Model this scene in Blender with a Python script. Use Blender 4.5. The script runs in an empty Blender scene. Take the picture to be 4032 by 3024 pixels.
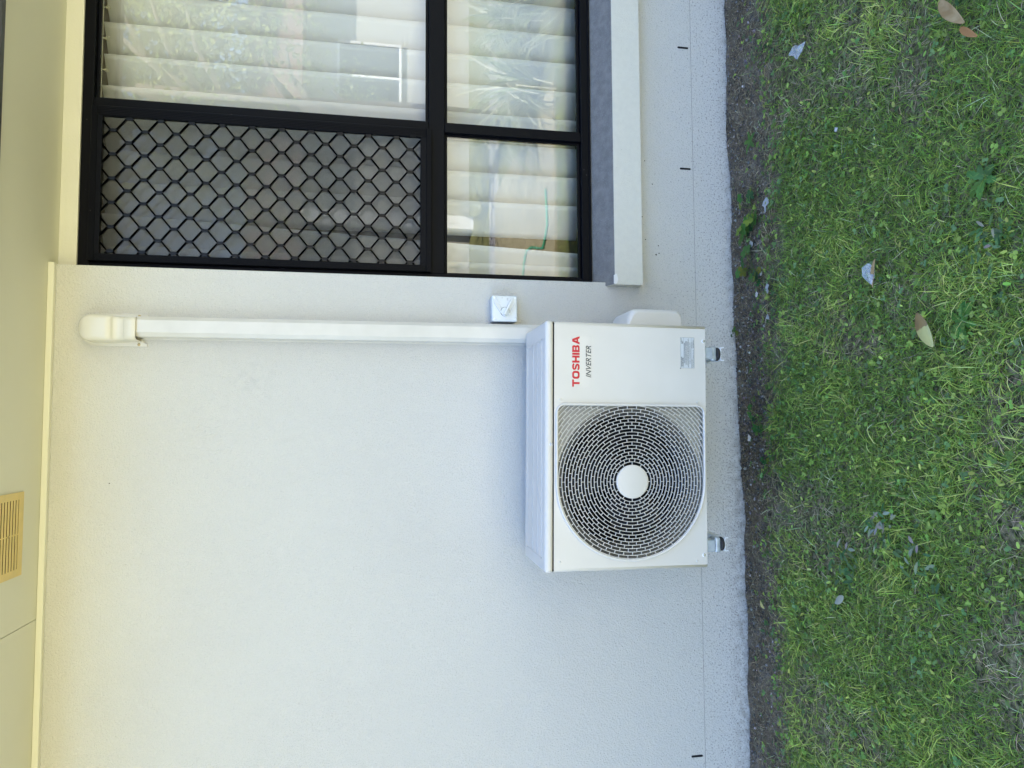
import bpy, bmesh, math, random
import numpy as np
from mathutils import Vector, Matrix
random.seed(7); rng = np.random.default_rng(11)
S = bpy.context.scene; C = S.collection
PI = math.pi; R = math.radians

# ------------------------------------------------------------------ camera, sky, sun, exposure
pitch, yaw, roll = R(10.596), R(3.4635), R(0.325)
f_ = Vector((math.sin(yaw)*math.cos(pitch), math.cos(yaw)*math.cos(pitch), -math.sin(pitch)))
r_ = Vector((math.cos(yaw), -math.sin(yaw), 0)); u_ = r_.cross(f_)
r2 = math.cos(roll)*r_ + math.sin(roll)*u_; u2 = -math.sin(roll)*r_ + math.cos(roll)*u_
cam = bpy.data.objects.new('camera', bpy.data.cameras.new('camera')); C.objects.link(cam)
cx, cy, cz = -u2, r2, -f_            # the phone was held on its side: image right is down in the world
cam.matrix_world = Matrix(((cx.x, cy.x, cz.x, 0), (cx.y, cy.y, cz.y, -2.54), (cx.z, cy.z, cz.z, 1.372), (0, 0, 0, 1)))
cam.data.sensor_width = 36; cam.data.lens = 2790/4032*36; cam.data.clip_start = .05; cam.data.clip_end = 500
S.camera = cam
SUN_EL, SUN_AZ = R(56), R(8)
w = bpy.data.worlds.new("World"); S.world = w; w.use_nodes = True
nt = w.node_tree; bg = nt.nodes['Background']; sk = nt.nodes.new('ShaderNodeTexSky'); sk.sky_type = 'NISHITA'
sk.sun_disc = False; sk.sun_elevation = SUN_EL; sk.sun_rotation = SUN_AZ; sk.dust_density = 1.0; sk.ozone_density = 2.5; sk.air_density = 1.0
tint = nt.nodes.new('ShaderNodeMix'); tint.data_type = 'RGBA'; tint.blend_type = 'MULTIPLY'; tint.inputs[0].default_value = 1; tint.inputs[7].default_value = (.985, .985, 1.06, 1)
nt.links.new(sk.outputs[0], tint.inputs[6]); nt.links.new(tint.outputs[2], bg.inputs[0]); bg.inputs[1].default_value = 0.12
sd = bpy.data.lights.new('sun', 'SUN'); sd.energy = 4.6; sd.angle = R(.5); sd.color = (1, .94, .84)
so = bpy.data.objects.new('sun', sd); C.objects.link(so)
sdir = Vector((math.sin(SUN_AZ)*math.cos(SUN_EL), math.cos(SUN_AZ)*math.cos(SUN_EL), math.sin(SUN_EL)))
so.rotation_euler = sdir.to_track_quat('Z', 'Y').to_euler(); so.location = (0, 6, 9)
S.view_settings.view_transform = 'Standard'; S.view_settings.look = 'None'
S.view_settings.gamma = 1; S.view_settings.exposure = 2.64
S.render.engine = 'CYCLES'
S.cycles.max_bounces = 8; S.cycles.transparent_max_bounces = 12

# ------------------------------------------------------------------ helpers
def mat(name, col, rough=.6, metal=0, bump=None, var=None, spec=.5, speck=None, coat=0):
    """bump=(scale,strength,detail) ; var=(scale,colour2,amount) ; speck=(scale,threshold,colour)"""
    m = bpy.data.materials.new(name); m.use_nodes = True; t = m.node_tree; b = t.nodes['Principled BSDF']
    b.inputs['Base Color'].default_value = (*col, 1); b.inputs['Roughness'].default_value = rough
    b.inputs['Metallic'].default_value = metal; b.inputs['Specular IOR Level'].default_value = spec
    if coat: b.inputs['Coat Weight'].default_value = coat
    tc = t.nodes.new('ShaderNodeTexCoord'); src = tc.outputs['Object']
    last = None
    if var:
        n = t.nodes.new('ShaderNodeTexNoise'); n.inputs['Scale'].default_value = var[0]; n.inputs['Detail'].default_value = 6
        t.links.new(src, n.inputs['Vector'])
        rp = t.nodes.new('ShaderNodeMapRange'); rp.inputs[1].default_value = .38; rp.inputs[2].default_value = .66
        rp.inputs[4].default_value = var[2]; t.links.new(n.outputs[0], rp.inputs[0])
        mx = t.nodes.new('ShaderNodeMix'); mx.data_type = 'RGBA'; mx.inputs[6].default_value = (*col, 1); mx.inputs[7].default_value = (*var[1], 1)
        t.links.new(rp.outputs[0], mx.inputs[0]); last = mx.outputs[2]
    if speck:
        n = t.nodes.new('ShaderNodeTexNoise'); n.inputs['Scale'].default_value = speck[0]; n.inputs['Detail'].default_value = 2
        t.links.new(src, n.inputs['Vector'])
        rp = t.nodes.new('ShaderNodeMapRange'); rp.inputs[1].default_value = speck[1]; rp.inputs[2].default_value = speck[1]+.04
        t.links.new(n.outputs[0], rp.inputs[0])
        mx = t.nodes.new('ShaderNodeMix'); mx.data_type = 'RGBA'; mx.inputs[7].default_value = (*speck[2], 1)
        if last: t.links.new(last, mx.inputs[6])
        else: mx.inputs[6].default_value = (*col, 1)
        t.links.new(rp.outputs[0], mx.inputs[0]); last = mx.outputs[2]
    if last: t.links.new(last, b.inputs['Base Color'])
    if bump:
        n = t.nodes.new('ShaderNodeTexNoise'); n.inputs['Scale'].default_value = bump[0]; n.inputs['Detail'].default_value = bump[2]
        t.links.new(src, n.inputs['Vector'])
        bp = t.nodes.new('ShaderNodeBump'); bp.inputs['Strength'].default_value = bump[1]; bp.inputs['Distance'].default_value = .002
        t.links.new(n.outputs[0], bp.inputs['Height']); t.links.new(bp.outputs[0], b.inputs['Normal'])
    return m

def link_mesh(name, me, m=None, parent=None):
    o = bpy.data.objects.new(name, me); C.objects.link(o)
    if m is not None:
        for q in (m if isinstance(m, (list, tuple)) else [m]): me.materials.append(q)
    if parent is not None: o.parent = parent
    return o
def tag(o, label, cat, group=None, kind=None):
    if label: o['label'] = label
    if cat: o['category'] = cat
    if group: o['group'] = group
    if kind: o['kind'] = kind
    return o
def empty(name, loc, label, cat, group=None, rot=(0, 0, 0)):
    o = bpy.data.objects.new(name, None); C.objects.link(o); o.location = loc; o.rotation_euler = rot; o.empty_display_size = .1
    return tag(o, label, cat, group)

class MB:
    """collects shapes into one bmesh"""
    def __init__(s): s.bm = bmesh.new(); s.mi = 0
    def box(s, x0, x1, y0, y1, z0, z1, bevel=0, seg=2, M=None):
        vs = [s.bm.verts.new(v) for v in ((x0,y0,z0),(x1,y0,z0),(x1,y1,z0),(x0,y1,z0),(x0,y0,z1),(x1,y0,z1),(x1,y1,z1),(x0,y1,z1))]
        fs = [s.bm.faces.new([vs[i] for i in q]) for q in ((0,3,2,1),(4,5,6,7),(0,1,5,4),(1,2,6,5),(2,3,7,6),(3,0,4,7))]
        for q in fs: q.material_index = s.mi
        if bevel:
            es = list({e for q in fs for e in q.edges})
            res = bmesh.ops.bevel(s.bm, geom=es, offset=bevel, segments=seg, profile=.5, affect='EDGES')
            for q in res['faces']: q.material_index = s.mi
            vs = list({v for q in res['faces'] for v in q.verts} | {v for v in vs if v.is_valid})
        if M is not None: bmesh.ops.transform(s.bm, matrix=M, verts=vs)
        return s
    def prism(s, pts, a0, a1, axis='y', cap=True):
        """extrude a closed polygon; pts are (x,z) for axis y, (x,y) for axis z, (y,z) for axis x"""
        def P(p, a): return {'y': (p[0], a, p[1]), 'z': (p[0], p[1], a), 'x': (a, p[0], p[1])}[axis]
        A = [s.bm.verts.new(P(p, a0)) for p in pts]; B = [s.bm.verts.new(P(p, a1)) for p in pts]
        n = len(pts)
        for i in range(n):
            q = s.bm.faces.new((A[i], A[(i+1) % n], B[(i+1) % n], B[i])); q.material_index = s.mi
        if cap:
            for L in (A, B[::-1]):
                q = s.bm.faces.new(L); q.material_index = s.mi
        return s
    def lathe(s, prof, M, n=32):
        """prof (r, h); axis local z"""
        rings = []
        for r, h in prof:
            if r < 1e-6: rings.append([s.bm.verts.new(M @ Vector((0, 0, h)))])
            else: rings.append([s.bm.verts.new(M @ Vector((r*math.cos(2*PI*i/n), r*math.sin(2*PI*i/n), h))) for i in range(n)])
        for a, b in zip(rings, rings[1:]):
            for i in range(n):
                j = (i+1) % n
                if len(a) == 1 and len(b) == 1: continue
                if len(a) == 1: q = s.bm.faces.new((a[0], b[i], b[j]))
                elif len(b) == 1: q = s.bm.faces.new((a[i], a[j], b[0]))
                else: q = s.bm.faces.new((a[i], a[j], b[j], b[i]))
                q.material_index = s.mi; q.smooth = True
        return s
    def tube(s, pts, r, n=8, cap=True):
        pts = [Vector(p) for p in pts]; rings = []
        rr = r if isinstance(r, (list, tuple)) else [r]*len(pts)
        for i, p in enumerate(pts):
            d = (pts[min(i+1, len(pts)-1)] - pts[max(i-1, 0)]).normalized()
            a = d.orthogonal().normalized() if i == 0 else (a - a.dot(d)*d).normalized()
            b = d.cross(a)
            rings.append([s.bm.verts.new(p + rr[i]*(math.cos(2*PI*k/n)*a + math.sin(2*PI*k/n)*b)) for k in range(n)])
        for A, B in zip(rings, rings[1:]):
            for k in range(n):
                q = s.bm.faces.new((A[k], A[(k+1) % n], B[(k+1) % n], B[k])); q.smooth = True; q.material_index = s.mi
        if cap:
            for L in (rings[0][::-1], rings[-1]): s.bm.faces.new(L).material_index = s.mi
        return s
    def bar(s, p, q, w, h, up=Vector((0, -1, 0))):
        """rectangular bar from p to q, width w, height h along up"""
        p, q = Vector(p), Vector(q); d = (q-p).normalized(); sd = d.cross(up).normalized()
        vs = []
        for e in (p, q):
            for a, b in ((-1, 0), (1, 0), (1, 1), (-1, 1)): vs.append(s.bm.verts.new(e + sd*a*w/2 + up*b*h))
        for f in ((0,1,2,3), (7,6,5,4), (0,4,5,1), (1,5,6,2), (2,6,7,3), (3,7,4,0)):
            s.bm.faces.new([vs[i] for i in f]).material_index = s.mi
        return s
    def obj(s, name, m, parent=None, smooth=False, loc=None):
        bmesh.ops.recalc_face_normals(s.bm, faces=s.bm.faces)
        me = bpy.data.meshes.new(name); s.bm.to_mesh(me); s.bm.free()
        if smooth:
            me.polygons.foreach_set('use_smooth', [True]*len(me.polygons))
        o = link_mesh(name, me, m, parent)
        if smooth:
            bv = o.modifiers.new('wn', 'WEIGHTED_NORMAL'); bv.keep_sharp = True
        if loc: o.location = loc
        return o

def quadmesh(name, V, F, m, parent=None, col=None, smooth=False):
    """numpy quads"""
    V = np.ascontiguousarray(V, dtype=np.float32); F = np.ascontiguousarray(F, dtype=np.int32); k = F.shape[1]
    me = bpy.data.meshes.new(name); me.vertices.add(len(V)); me.vertices.foreach_set('co', V.ravel())
    me.loops.add(F.size); me.loops.foreach_set('vertex_index', F.ravel())
    me.polygons.add(len(F)); me.polygons.foreach_set('loop_start', np.arange(0, F.size, k, dtype=np.int32))
    me.polygons.foreach_set('use_smooth', np.full(len(F), smooth))
    if col is not None:
        at = me.color_attributes.new('Col', 'FLOAT_COLOR', 'POINT')
        c4 = np.ones((len(V), 4), dtype=np.float32); c4[:, :3] = col; at.data.foreach_set('color', c4.ravel())
    me.update(calc_edges=True)
    return link_mesh(name, me, m, parent)

def curve_shape(name, outlines, depth, bevel, m, parent=None, y=0, res=3):
    """outlines in (x,z), first is outer; flat front faces -y at y, thickness goes +y"""
    cu = bpy.data.curves.new(name, 'CURVE'); cu.dimensions = '2D'; cu.fill_mode = 'BOTH'
    cu.extrude = depth/2 - bevel; cu.bevel_depth = bevel; cu.bevel_resolution = res; cu.offset = -bevel
    for pts in outlines:
        sp = cu.splines.new('POLY'); sp.points.add(len(pts)-1); sp.use_cyclic_u = True
        for i, p in enumerate(pts): sp.points[i].co = (p[0], p[1], 0, 1)
    return curve_to_obj(cu, name, m, parent, y + depth/2)
def curve_to_obj(cu, name, m, parent, y, M=None):
    tmp = bpy.data.objects.new('tmp', cu); C.objects.link(tmp)
    dg = bpy.context.evaluated_depsgraph_get(); dg.update()
    me = bpy.data.meshes.new_from_object(tmp.evaluated_get(dg)); bpy.data.objects.remove(tmp)
    me.transform(Matrix.Translation((0, y, 0)) @ Matrix.Rotation(PI/2, 4, 'X'))
    if M is not None: me.transform(M)
    me.name = name; me.materials.clear()
    return link_mesh(name, me, m, parent)
def text_mesh(body, width, height, x, z, y, bold=0, shear=0, fit=True):
    """mesh of lettering whose box starts at (x,z); faces -y"""
    cu = bpy.data.curves.new('lettering', 'FONT'); cu.body = body; cu.size = 1; cu.offset = bold; cu.shear = shear; cu.extrude = .001
    tmp = bpy.data.objects.new('tmp', cu); C.objects.link(tmp)
    dg = bpy.context.evaluated_depsgraph_get(); dg.update()
    me = bpy.data.meshes.new_from_object(tmp.evaluated_get(dg)); bpy.data.objects.remove(tmp)
    co = np.empty(len(me.vertices)*3, dtype=np.float32); me.vertices.foreach_get('co', co); co = co.reshape(-1, 3)
    lo, hi = co.min(0), co.max(0)
    out = np.empty_like(co); out[:, 0] = x + (co[:, 0]-lo[0])/(hi[0]-lo[0])*width
    out[:, 2] = z + (co[:, 1]-lo[1])/(hi[1]-lo[1])*height
    out[:, 1] = y - np.where(co[:, 2] > 0, .0003, 0)
    me.vertices.foreach_set('co', out.ravel()); me.materials.clear(); me.update()
    return me
def join_meshes(name, mes, m, parent):
    bm = bmesh.new()
    for q in mes: bm.from_mesh(q)
    me = bpy.data.meshes.new(name); bm.to_mesh(me); bm.free()
    return link_mesh(name, me, m, parent)
def rrect(x0, x1, z0, z1, r, n=6):
    rs = r if isinstance(r, (list, tuple)) else [r]*4     # corners: BL, BR, TR, TL
    o = []
    for (cx_, cz_, a, rr) in ((x0+rs[0], z0+rs[0], PI, rs[0]), (x1-rs[1], z0+rs[1], 1.5*PI, rs[1]), (x1-rs[2], z1-rs[2], 0, rs[2]), (x0+rs[3], z1-rs[3], .5*PI, rs[3])):
        for i in range(n+1):
            t = a + i/n*PI/2; o.append((cx_+rr*math.cos(t), cz_+rr*math.sin(t)))
    return o
def vnoise(x, y, scale, seed):
    g = np.random.default_rng(seed).random((64, 64)); X = np.asarray(x)*scale+500; Y = np.asarray(y)*scale+500
    xi = np.floor(X).astype(int); yi = np.floor(Y).astype(int); fx = X-xi; fy = Y-yi
    fx = fx*fx*(3-2*fx); fy = fy*fy*(3-2*fy); q = lambda a, b: g[(xi+a) % 64, (yi+b) % 64]
    return (q(0,0)*(1-fx)+q(1,0)*fx)*(1-fy) + (q(0,1)*(1-fx)+q(1,1)*fx)*fy
def soil_edge(x): return -.20 - .05*np.clip((np.asarray(x)+1)/2.5, 0, 1.2) + .07*(vnoise(x, x*0, 2.2, 3)-.5) + .04*(vnoise(x, x*0, 9, 4)-.5)
def gz(x, y):
    x = np.asarray(x, dtype=float); y = np.asarray(y, dtype=float)
    tilt = .0115*np.clip(x, -3, 3); fade = np.clip((y+6)/3, 0, 1)
    h = tilt + .018*(vnoise(x, y, 2.5, 1)-.5) + .010*(vnoise(x, y, 11, 2)-.5)
    h = h + .012*np.clip(-(y-soil_edge(x))/.12, 0, 1)
    return h*fade
def gzf(x, y): return float(gz(np.array([x]), np.array([y]))[0])

# ------------------------------------------------------------------ materials
def wall_material():
    m = mat('render_paint', (.58, .56, .52), .88, spec=.25)
    t = m.node_tree; b = t.nodes['Principled BSDF']; tc = t.nodes['Texture Coordinate'] if 'Texture Coordinate' in t.nodes else None
    g = t.nodes.new('ShaderNodeNewGeometry'); pos = g.outputs['Position']
    sx = t.nodes.new('ShaderNodeSeparateXYZ'); t.links.new(pos, sx.inputs[0])
    def noise(sc, det=3, rough=.5):
        n = t.nodes.new('ShaderNodeTexNoise'); n.inputs['Scale'].default_value = sc; n.inputs['Detail'].default_value = det
        n.inputs['Roughness'].default_value = rough; t.links.new(pos, n.inputs['Vector']); return n.outputs[0]
    def mr(a, lo, hi, o0=0, o1=1):
        r = t.nodes.new('ShaderNodeMapRange'); t.links.new(a, r.inputs[0])
        for i, v in enumerate((lo, hi, o0, o1)): r.inputs[i+1].default_value = v
        return r.outputs[0]
    def mth(op, a, c):
        n = t.nodes.new('ShaderNodeMath'); n.operation = op
        for i, v in enumerate((a, c)):
            if isinstance(v, (int, float)): n.inputs[i].default_value = v
            else: t.links.new(v, n.inputs[i])
        return n.outputs[0]
    def mix(fac, a, c):
        n = t.nodes.new('ShaderNodeMix'); n.data_type = 'RGBA'; t.links.new(fac, n.inputs[0])
        for i, v in ((6, a), (7, c)):
            if isinstance(v, tuple): n.inputs[i].default_value = (*v, 1)
            else: t.links.new(v, n.inputs[i])
        return n.outputs[2]
    low = mr(sx.outputs[2], .05, .62, 1, 0)                     # splash dirt: more of it near the soil
    c = mix(mr(noise(1.7, 4), .35, .7, 0, .5), (.60, .585, .54), (.545, .53, .495))
    c = mix(mr(noise(330, 2), .48, .7, 0, .45), c, (.40, .41, .39))
    # dirt specks
    th = mth('SUBTRACT', .745, mth('MULTIPLY', low, .185))
    sp = mth('MULTIPLY', mr(mth('SUBTRACT', noise(150, 3), th), 0, .05), .62)
    c = mix(sp, c, (.20, .19, .165))
    sp2 = mth('MULTIPLY', mr(mth('SUBTRACT', noise(230, 1), mth('SUBTRACT', .78, mth('MULTIPLY', low, .10))), 0, .03), .55)
    c = mix(sp2, c, (.16, .15, .12))
    # soil splash right at the foot
    foot = mth('MULTIPLY', mr(sx.outputs[2], .0, .07, 1, 0), mr(noise(35, 4), .4, .62))
    c = mix(mth('MULTIPLY', foot, .55), c, (.22, .19, .15))
    # a faint scuff
    d = t.nodes.new('ShaderNodeVectorMath'); d.operation = 'DISTANCE'; t.links.new(pos, d.inputs[0]); d.inputs[1].default_value = (.165, 0, 1.80)
    sc = mth('MULTIPLY', mr(d.outputs['Value'], .01, .10, 1, 0), mr(noise(40, 3), .45, .6, 0, .14))
    c = mix(sc, c, (.30, .31, .29))
    t.links.new(c, b.inputs['Base Color'])
    v = t.nodes.new('ShaderNodeTexVoronoi'); v.inputs['Scale'].default_value = 190; v.feature = 'SMOOTH_F1'
    wv = t.nodes.new('ShaderNodeVectorMath'); wv.operation = 'ADD'; t.links.new(pos, wv.inputs[0])
    nn = t.nodes.new('ShaderNodeTexNoise'); nn.inputs['Scale'].default_value = 150; t.links.new(pos, nn.inputs['Vector'])
    sc2 = t.nodes.new('ShaderNodeVectorMath'); sc2.operation = 'SCALE'; sc2.inputs[3].default_value = .01; t.links.new(nn.outputs['Color'], sc2.inputs[0])
    t.links.new(sc2.outputs[0], wv.inputs[1]); t.links.new(wv.outputs[0], v.inputs['Vector'])
    hgt = mth('ADD', v.outputs['Distance'], noise(260, 3))
    hgt = mth('ADD', hgt, mth('MULTIPLY', noise(60, 2), .8))
    bp = t.nodes.new('ShaderNodeBump'); bp.inputs['Strength'].default_value = 1.0; bp.inputs['Distance'].default_value = .0022
    t.links.new(hgt, bp.inputs['Height']); t.links.new(bp.outputs[0], b.inputs['Normal'])
    return m
M_wall = wall_material()
M_sillface = mat('sill_render', (.64, .62, .54), .85, bump=(220, .7, 3), var=(60, (.58, .56, .49), .4), speck=(120, .76, (.35, .34, .29)))
M_silltop = mat('weathered_sill_top', (.175, .17, .16), .92, bump=(240, .7, 3), var=(34, (.225, .22, .205), 1), speck=(260, .60, (.24, .24, .24)), spec=.2)
M_chip = mat('bare_filler', (.75, .74, .72), .9)
M_soffit = mat('soffit_paint', (.66, .64, .51), .75, var=(3, (.62, .60, .475), .5), bump=(60, .15, 2))
M_trim = mat('trim_paint', (.72, .70, .59), .55, bump=(80, .1, 2))
M_board = mat('board_paint', (.69, .67, .58), .6, bump=(150, .3, 2), var=(5, (.65, .63, .54), .5))
M_vent = mat('aged_vent_plastic', (.70, .53, .21), .55, var=(25, (.58, .46, .20), .6))
M_fascia = mat('dark_fascia', (.05, .052, .055), .5)
M_black = mat('black_aluminium', (.0025, .003, .005), .5, spec=.10, bump=(400, .05, 2), speck=(90, .77, (.10, .09, .08)))
M_blackg = mat('black_aluminium_grille', (.004, .005, .008), .34, spec=.3)
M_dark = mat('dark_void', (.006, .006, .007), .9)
M_ac = mat('ac_paint', (.665, .63, .565), .34, bump=(260, .05, 2), var=(6, (.625, .59, .52), .7))
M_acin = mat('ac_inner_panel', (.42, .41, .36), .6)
M_bell = mat('bellmouth_grey', (.13, .125, .115), .5)
M_fan = mat('fan_plastic', (.008, .009, .012), .5, spec=.25)
M_red = mat('red_print', (.55, .008, .025), .4)
M_greytext = mat('grey_print', (.055, .065, .065), .4)
M_line = mat('label_line', (.25, .27, .27), .5)
M_film = mat('clear_film', (.665, .63, .565), .16)
M_labelbg = mat('silver_label', (.58, .60, .60), .35)
M_plastic = mat('conduit_plastic', (.64, .615, .555), .30, var=(9, (.57, .55, .49), .8))
M_capplastic = mat('cap_plastic', (.64, .61, .52), .20)
M_switch = mat('switch_plastic', (.66, .69, .69), .25)
M_switchbox = mat('switch_box', (.50, .55, .57), .4)
M_zinc = mat('zinc_plate', (.66, .72, .80), .3, .45, bump=(180, .3, 2), var=(40, (.40, .46, .56), .7))
M_screw = mat('screw_steel', (.55, .55, .52), .3, 1)
M_brass = mat('screw_brass', (.50, .38, .18), .35, 1)
M_rubber = mat('rubber', (.012, .011, .014), .6)
M_white = mat('white_powdercoat', (.88, .89, .90), .35)
M_blind = mat('blind_fabric', (.85, .85, .85), .8)
def _transl():
    t = M_blind.node_tree; b = t.nodes['Principled BSDF']; o = t.nodes['Material Output']
    tr = t.nodes.new('ShaderNodeBsdfTranslucent'); tr.inputs[0].default_value = (.7, .68, .62, 1)
    mx = t.nodes.new('ShaderNodeMixShader'); mx.inputs[0].default_value = .25
    t.links.new(b.outputs[0], mx.inputs[1]); t.links.new(tr.outputs[0], mx.inputs[2]); t.links.new(mx.outputs[0], o.inputs[0])
_transl()
M_room = mat('room_paint', (.30, .22, .15), .9)
M_rail = mat('blind_rail', (.66, .64, .52), .4)

def glass_material():
    m = bpy.data.materials.new('window_glass'); m.use_nodes = True; t = m.node_tree; t.nodes.remove(t.nodes['Principled BSDF'])
    o = t.nodes['Material Output']; g = t.nodes.new('ShaderNodeBsdfGlossy'); g.inputs['Roughness'].default_value = 0
    tr = t.nodes.new('ShaderNodeBsdfTransparent'); tr.inputs[0].default_value = (.96, .97, .96, 1)
    fr = t.nodes.new('ShaderNodeFresnel'); fr.inputs[0].default_value = 1.95
    ge = t.nodes.new('ShaderNodeNewGeometry'); s = t.nodes.new('ShaderNodeMath'); s.operation = 'SUBTRACT'; s.inputs[0].default_value = 1
    t.links.new(ge.outputs['Backfacing'], s.inputs[1]); p = t.nodes.new('ShaderNodeMath'); p.operation = 'MULTIPLY'
    t.links.new(fr.outputs[0], p.inputs[0]); t.links.new(s.outputs[0], p.inputs[1])
    mx = t.nodes.new('ShaderNodeMixShader'); t.links.new(p.outputs[0], mx.inputs[0]); t.links.new(tr.outputs[0], mx.inputs[1]); t.links.new(g.outputs[0], mx.inputs[2])
    t.links.new(mx.outputs[0], o.inputs[0]); return m
M_glass = glass_material()
def mesh_material():
    m = mat('insect_mesh', (.055, .054, .05), .6); t = m.node_tree; b = t.nodes['Principled BSDF']; o = t.nodes['Material Output']
    tr = t.nodes.new('ShaderNodeBsdfTransparent'); mx = t.nodes.new('ShaderNodeMixShader'); mx.inputs[0].default_value = .32
    t.links.new(tr.outputs[0], mx.inputs[1]); t.links.new(b.outputs[0], mx.inputs[2]); t.links.new(mx.outputs[0], o.inputs[0]); return m
M_mesh = mesh_material()
def foliage_material(name, trans=.38, rough=.5, spec=.35):
    m = bpy.data.materials.new(name); m.use_nodes = True; t = m.node_tree; b = t.nodes['Principled BSDF']; o = t.nodes['Material Output']
    a = t.nodes.new('ShaderNodeAttribute'); a.attribute_name = 'Col'; t.links.new(a.outputs['Color'], b.inputs['Base Color'])
    b.inputs['Roughness'].default_value = rough; b.inputs['Specular IOR Level'].default_value = spec
    tr = t.nodes.new('ShaderNodeBsdfTranslucent'); t.links.new(a.outputs['Color'], tr.inputs[0])
    mx = t.nodes.new('ShaderNodeMixShader'); mx.inputs[0].default_value = trans
    t.links.new(b.outputs[0], mx.inputs[1]); t.links.new(tr.outputs[0], mx.inputs[2]); t.links.new(mx.outputs[0], o.inputs[0]); return m
M_leaf = foliage_material('leaf'); M_straw = foliage_material('straw', .15, .6)

# ------------------------------------------------------------------ ground
def soil_material():
    m = mat('soil', (.06, .052, .045), .95, bump=(220, 1, 6)); t = m.node_tree; b = t.nodes['Principled BSDF']
    g = t.nodes.new('ShaderNodeNewGeometry'); pos = g.outputs['Position']
    def noise(sc, det): 
        n = t.nodes.new('ShaderNodeTexNoise'); n.inputs['Scale'].default_value = sc; n.inputs['Detail'].default_value = det; t.links.new(pos, n.inputs['Vector']); return n.outputs[0]
    r = t.nodes.new('ShaderNodeValToRGB'); e = r.color_ramp.elements; e[0].position = .32; e[0].color = (.075, .062, .046, 1); e[1].position = .72; e[1].color = (.34, .30, .24, 1)
    k = e.new(.52); k.color = (.17, .142, .108, 1)
    n1 = noise(9, 10); t.links.new(n1, r.inputs[0])
    n2 = noise(420, 3); mr = t.nodes.new('ShaderNodeMapRange'); mr.inputs[1].default_value = .35; mr.inputs[2].default_value = .7; mr.inputs[3].default_value = .45; mr.inputs[4].default_value = 1.6
    t.links.new(n2, mr.inputs[0]); v = t.nodes.new('ShaderNodeVectorMath'); v.operation = 'SCALE'; t.links.new(r.outputs[0], v.inputs[0]); t.links.new(mr.outputs[0], v.inputs[3])
    # away from the wall the earth is hidden by lawn thatch
    sx = t.nodes.new('ShaderNodeSeparateXYZ'); t.links.new(pos, sx.inputs[0])
    q = t.nodes.new('ShaderNodeMapRange'); q.inputs[1].default_value = -2.3; q.inputs[2].default_value = -2.6; t.links.new(sx.outputs[1], q.inputs[0])
    r3 = t.nodes.new('ShaderNodeValToRGB'); e = r3.color_ramp.elements; e[0].position = .3; e[0].color = (.12, .14, .045, 1); e[1].position = .7; e[1].color = (.27, .26, .12, 1)
    t.links.new(noise(30, 8), r3.inputs[0])
    mx = t.nodes.new('ShaderNodeMix'); mx.data_type = 'RGBA'; t.links.new(q.outputs[0], mx.inputs[0]); t.links.new(v.outputs[0], mx.inputs[6]); t.links.new(r3.outputs[0], mx.inputs[7])
    q2 = t.nodes.new('ShaderNodeMapRange'); q2.inputs[1].default_value = -.24; q2.inputs[2].default_value = -.42; t.links.new(sx.outputs[1], q2.inputs[0])
    r4 = t.nodes.new('ShaderNodeValToRGB'); e = r4.color_ramp.elements; e[0].position = .36; e[0].color = (.035, .04, .016, 1); e[1].position = .68; e[1].color = (.26, .235, .13, 1)
    t.links.new(noise(75, 9), r4.inputs[0])
    mx2 = t.nodes.new('ShaderNodeMix'); mx2.data_type = 'RGBA'; t.links.new(q2.outputs[0], mx2.inputs[0]); t.links.new(v.outputs[0], mx2.inputs[6]); t.links.new(r4.outputs[0], mx2.inputs[7]); t.links.new(mx2.outputs[2], mx.inputs[6])
    t.links.new(mx.outputs[2], b.inputs['Base Color']); b.inputs['Specular IOR Level'].default_value = .15
    bp = t.nodes['Bump']; bp.inputs['Distance'].default_value = .004
    return m
M_soil = soil_material()
def grid_ground():
    xs = np.concatenate([[-60, -30, -15, -8, -5, -4], np.arange(-3, 3.2, .02), [4, 5, 8, 15, 30, 60]])
    ys = np.concatenate([[-80, -40, -20, -12, -8, -6, -5, -4, -3.5], np.arange(-3, -.5, .04), np.arange(-.5, .12, .012)])
    X, Y = np.meshgrid(xs, ys, indexing='ij'); Z = gz(X, Y)
    fine = (Y > -.5)
    Z = Z + fine*(.006*(vnoise(X, Y, 40, 21)-.5) + .004*(vnoise(X, Y, 90, 22)-.5))
    V = np.stack([X.ravel(), Y.ravel(), Z.ravel()], 1); nx, ny = len(xs), len(ys)
    i = (np.arange(nx-1)[:, None]*ny + np.arange(ny-1)[None]).ravel(); F = np.stack([i, i+ny, i+ny+1, i+1], 1)
    o = quadmesh('ground', V, F, M_soil, smooth=True); tag(o, 'dark earth of the yard showing as a bare strip along the wall', 'ground', kind='structure')
grid_ground()

# ------------------------------------------------------------------ house
house = empty('house', (0, 0, 0), 'cream rendered house wall with soffit, window opening and dark eave edge', 'house')
JZ = .171; SOF = 2.437; WT = .11
wx0, wx1, wz0 = .54, 2.36, .50
b = MB()
b.box(-7, wx0, 0, WT, JZ+.0009, SOF); b.box(wx0, wx1, 0, WT, JZ+.0009, wz0-.02); b.box(wx1, 8, 0, WT, JZ+.0009, SOF)
b.obj('wall', M_wall, house)
def plinth():
    xs = np.arange(-7, 8.01, .02); lo = gz(xs, xs*0)-.12
    V = []; 
    for x, z in zip(xs, lo): V += [(x, .0, JZ-.0009), (x, .0, z)]
    V = np.array(V); n = len(xs); i = np.arange(n-1)*2
    quadmesh('plinth', V, np.stack([i, i+1, i+3, i+2], 1), M_wall, house)
plinth()
MB().box(-7, 8, .0014, .09, JZ-.0008, JZ+.0008).obj('joint_recess', mat('joint_shadow', (.5, .49, .46), .9), house)
MB().box(-7, 8, .001, WT, -.3, JZ-.003).obj('footing', M_dark, house)
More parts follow.
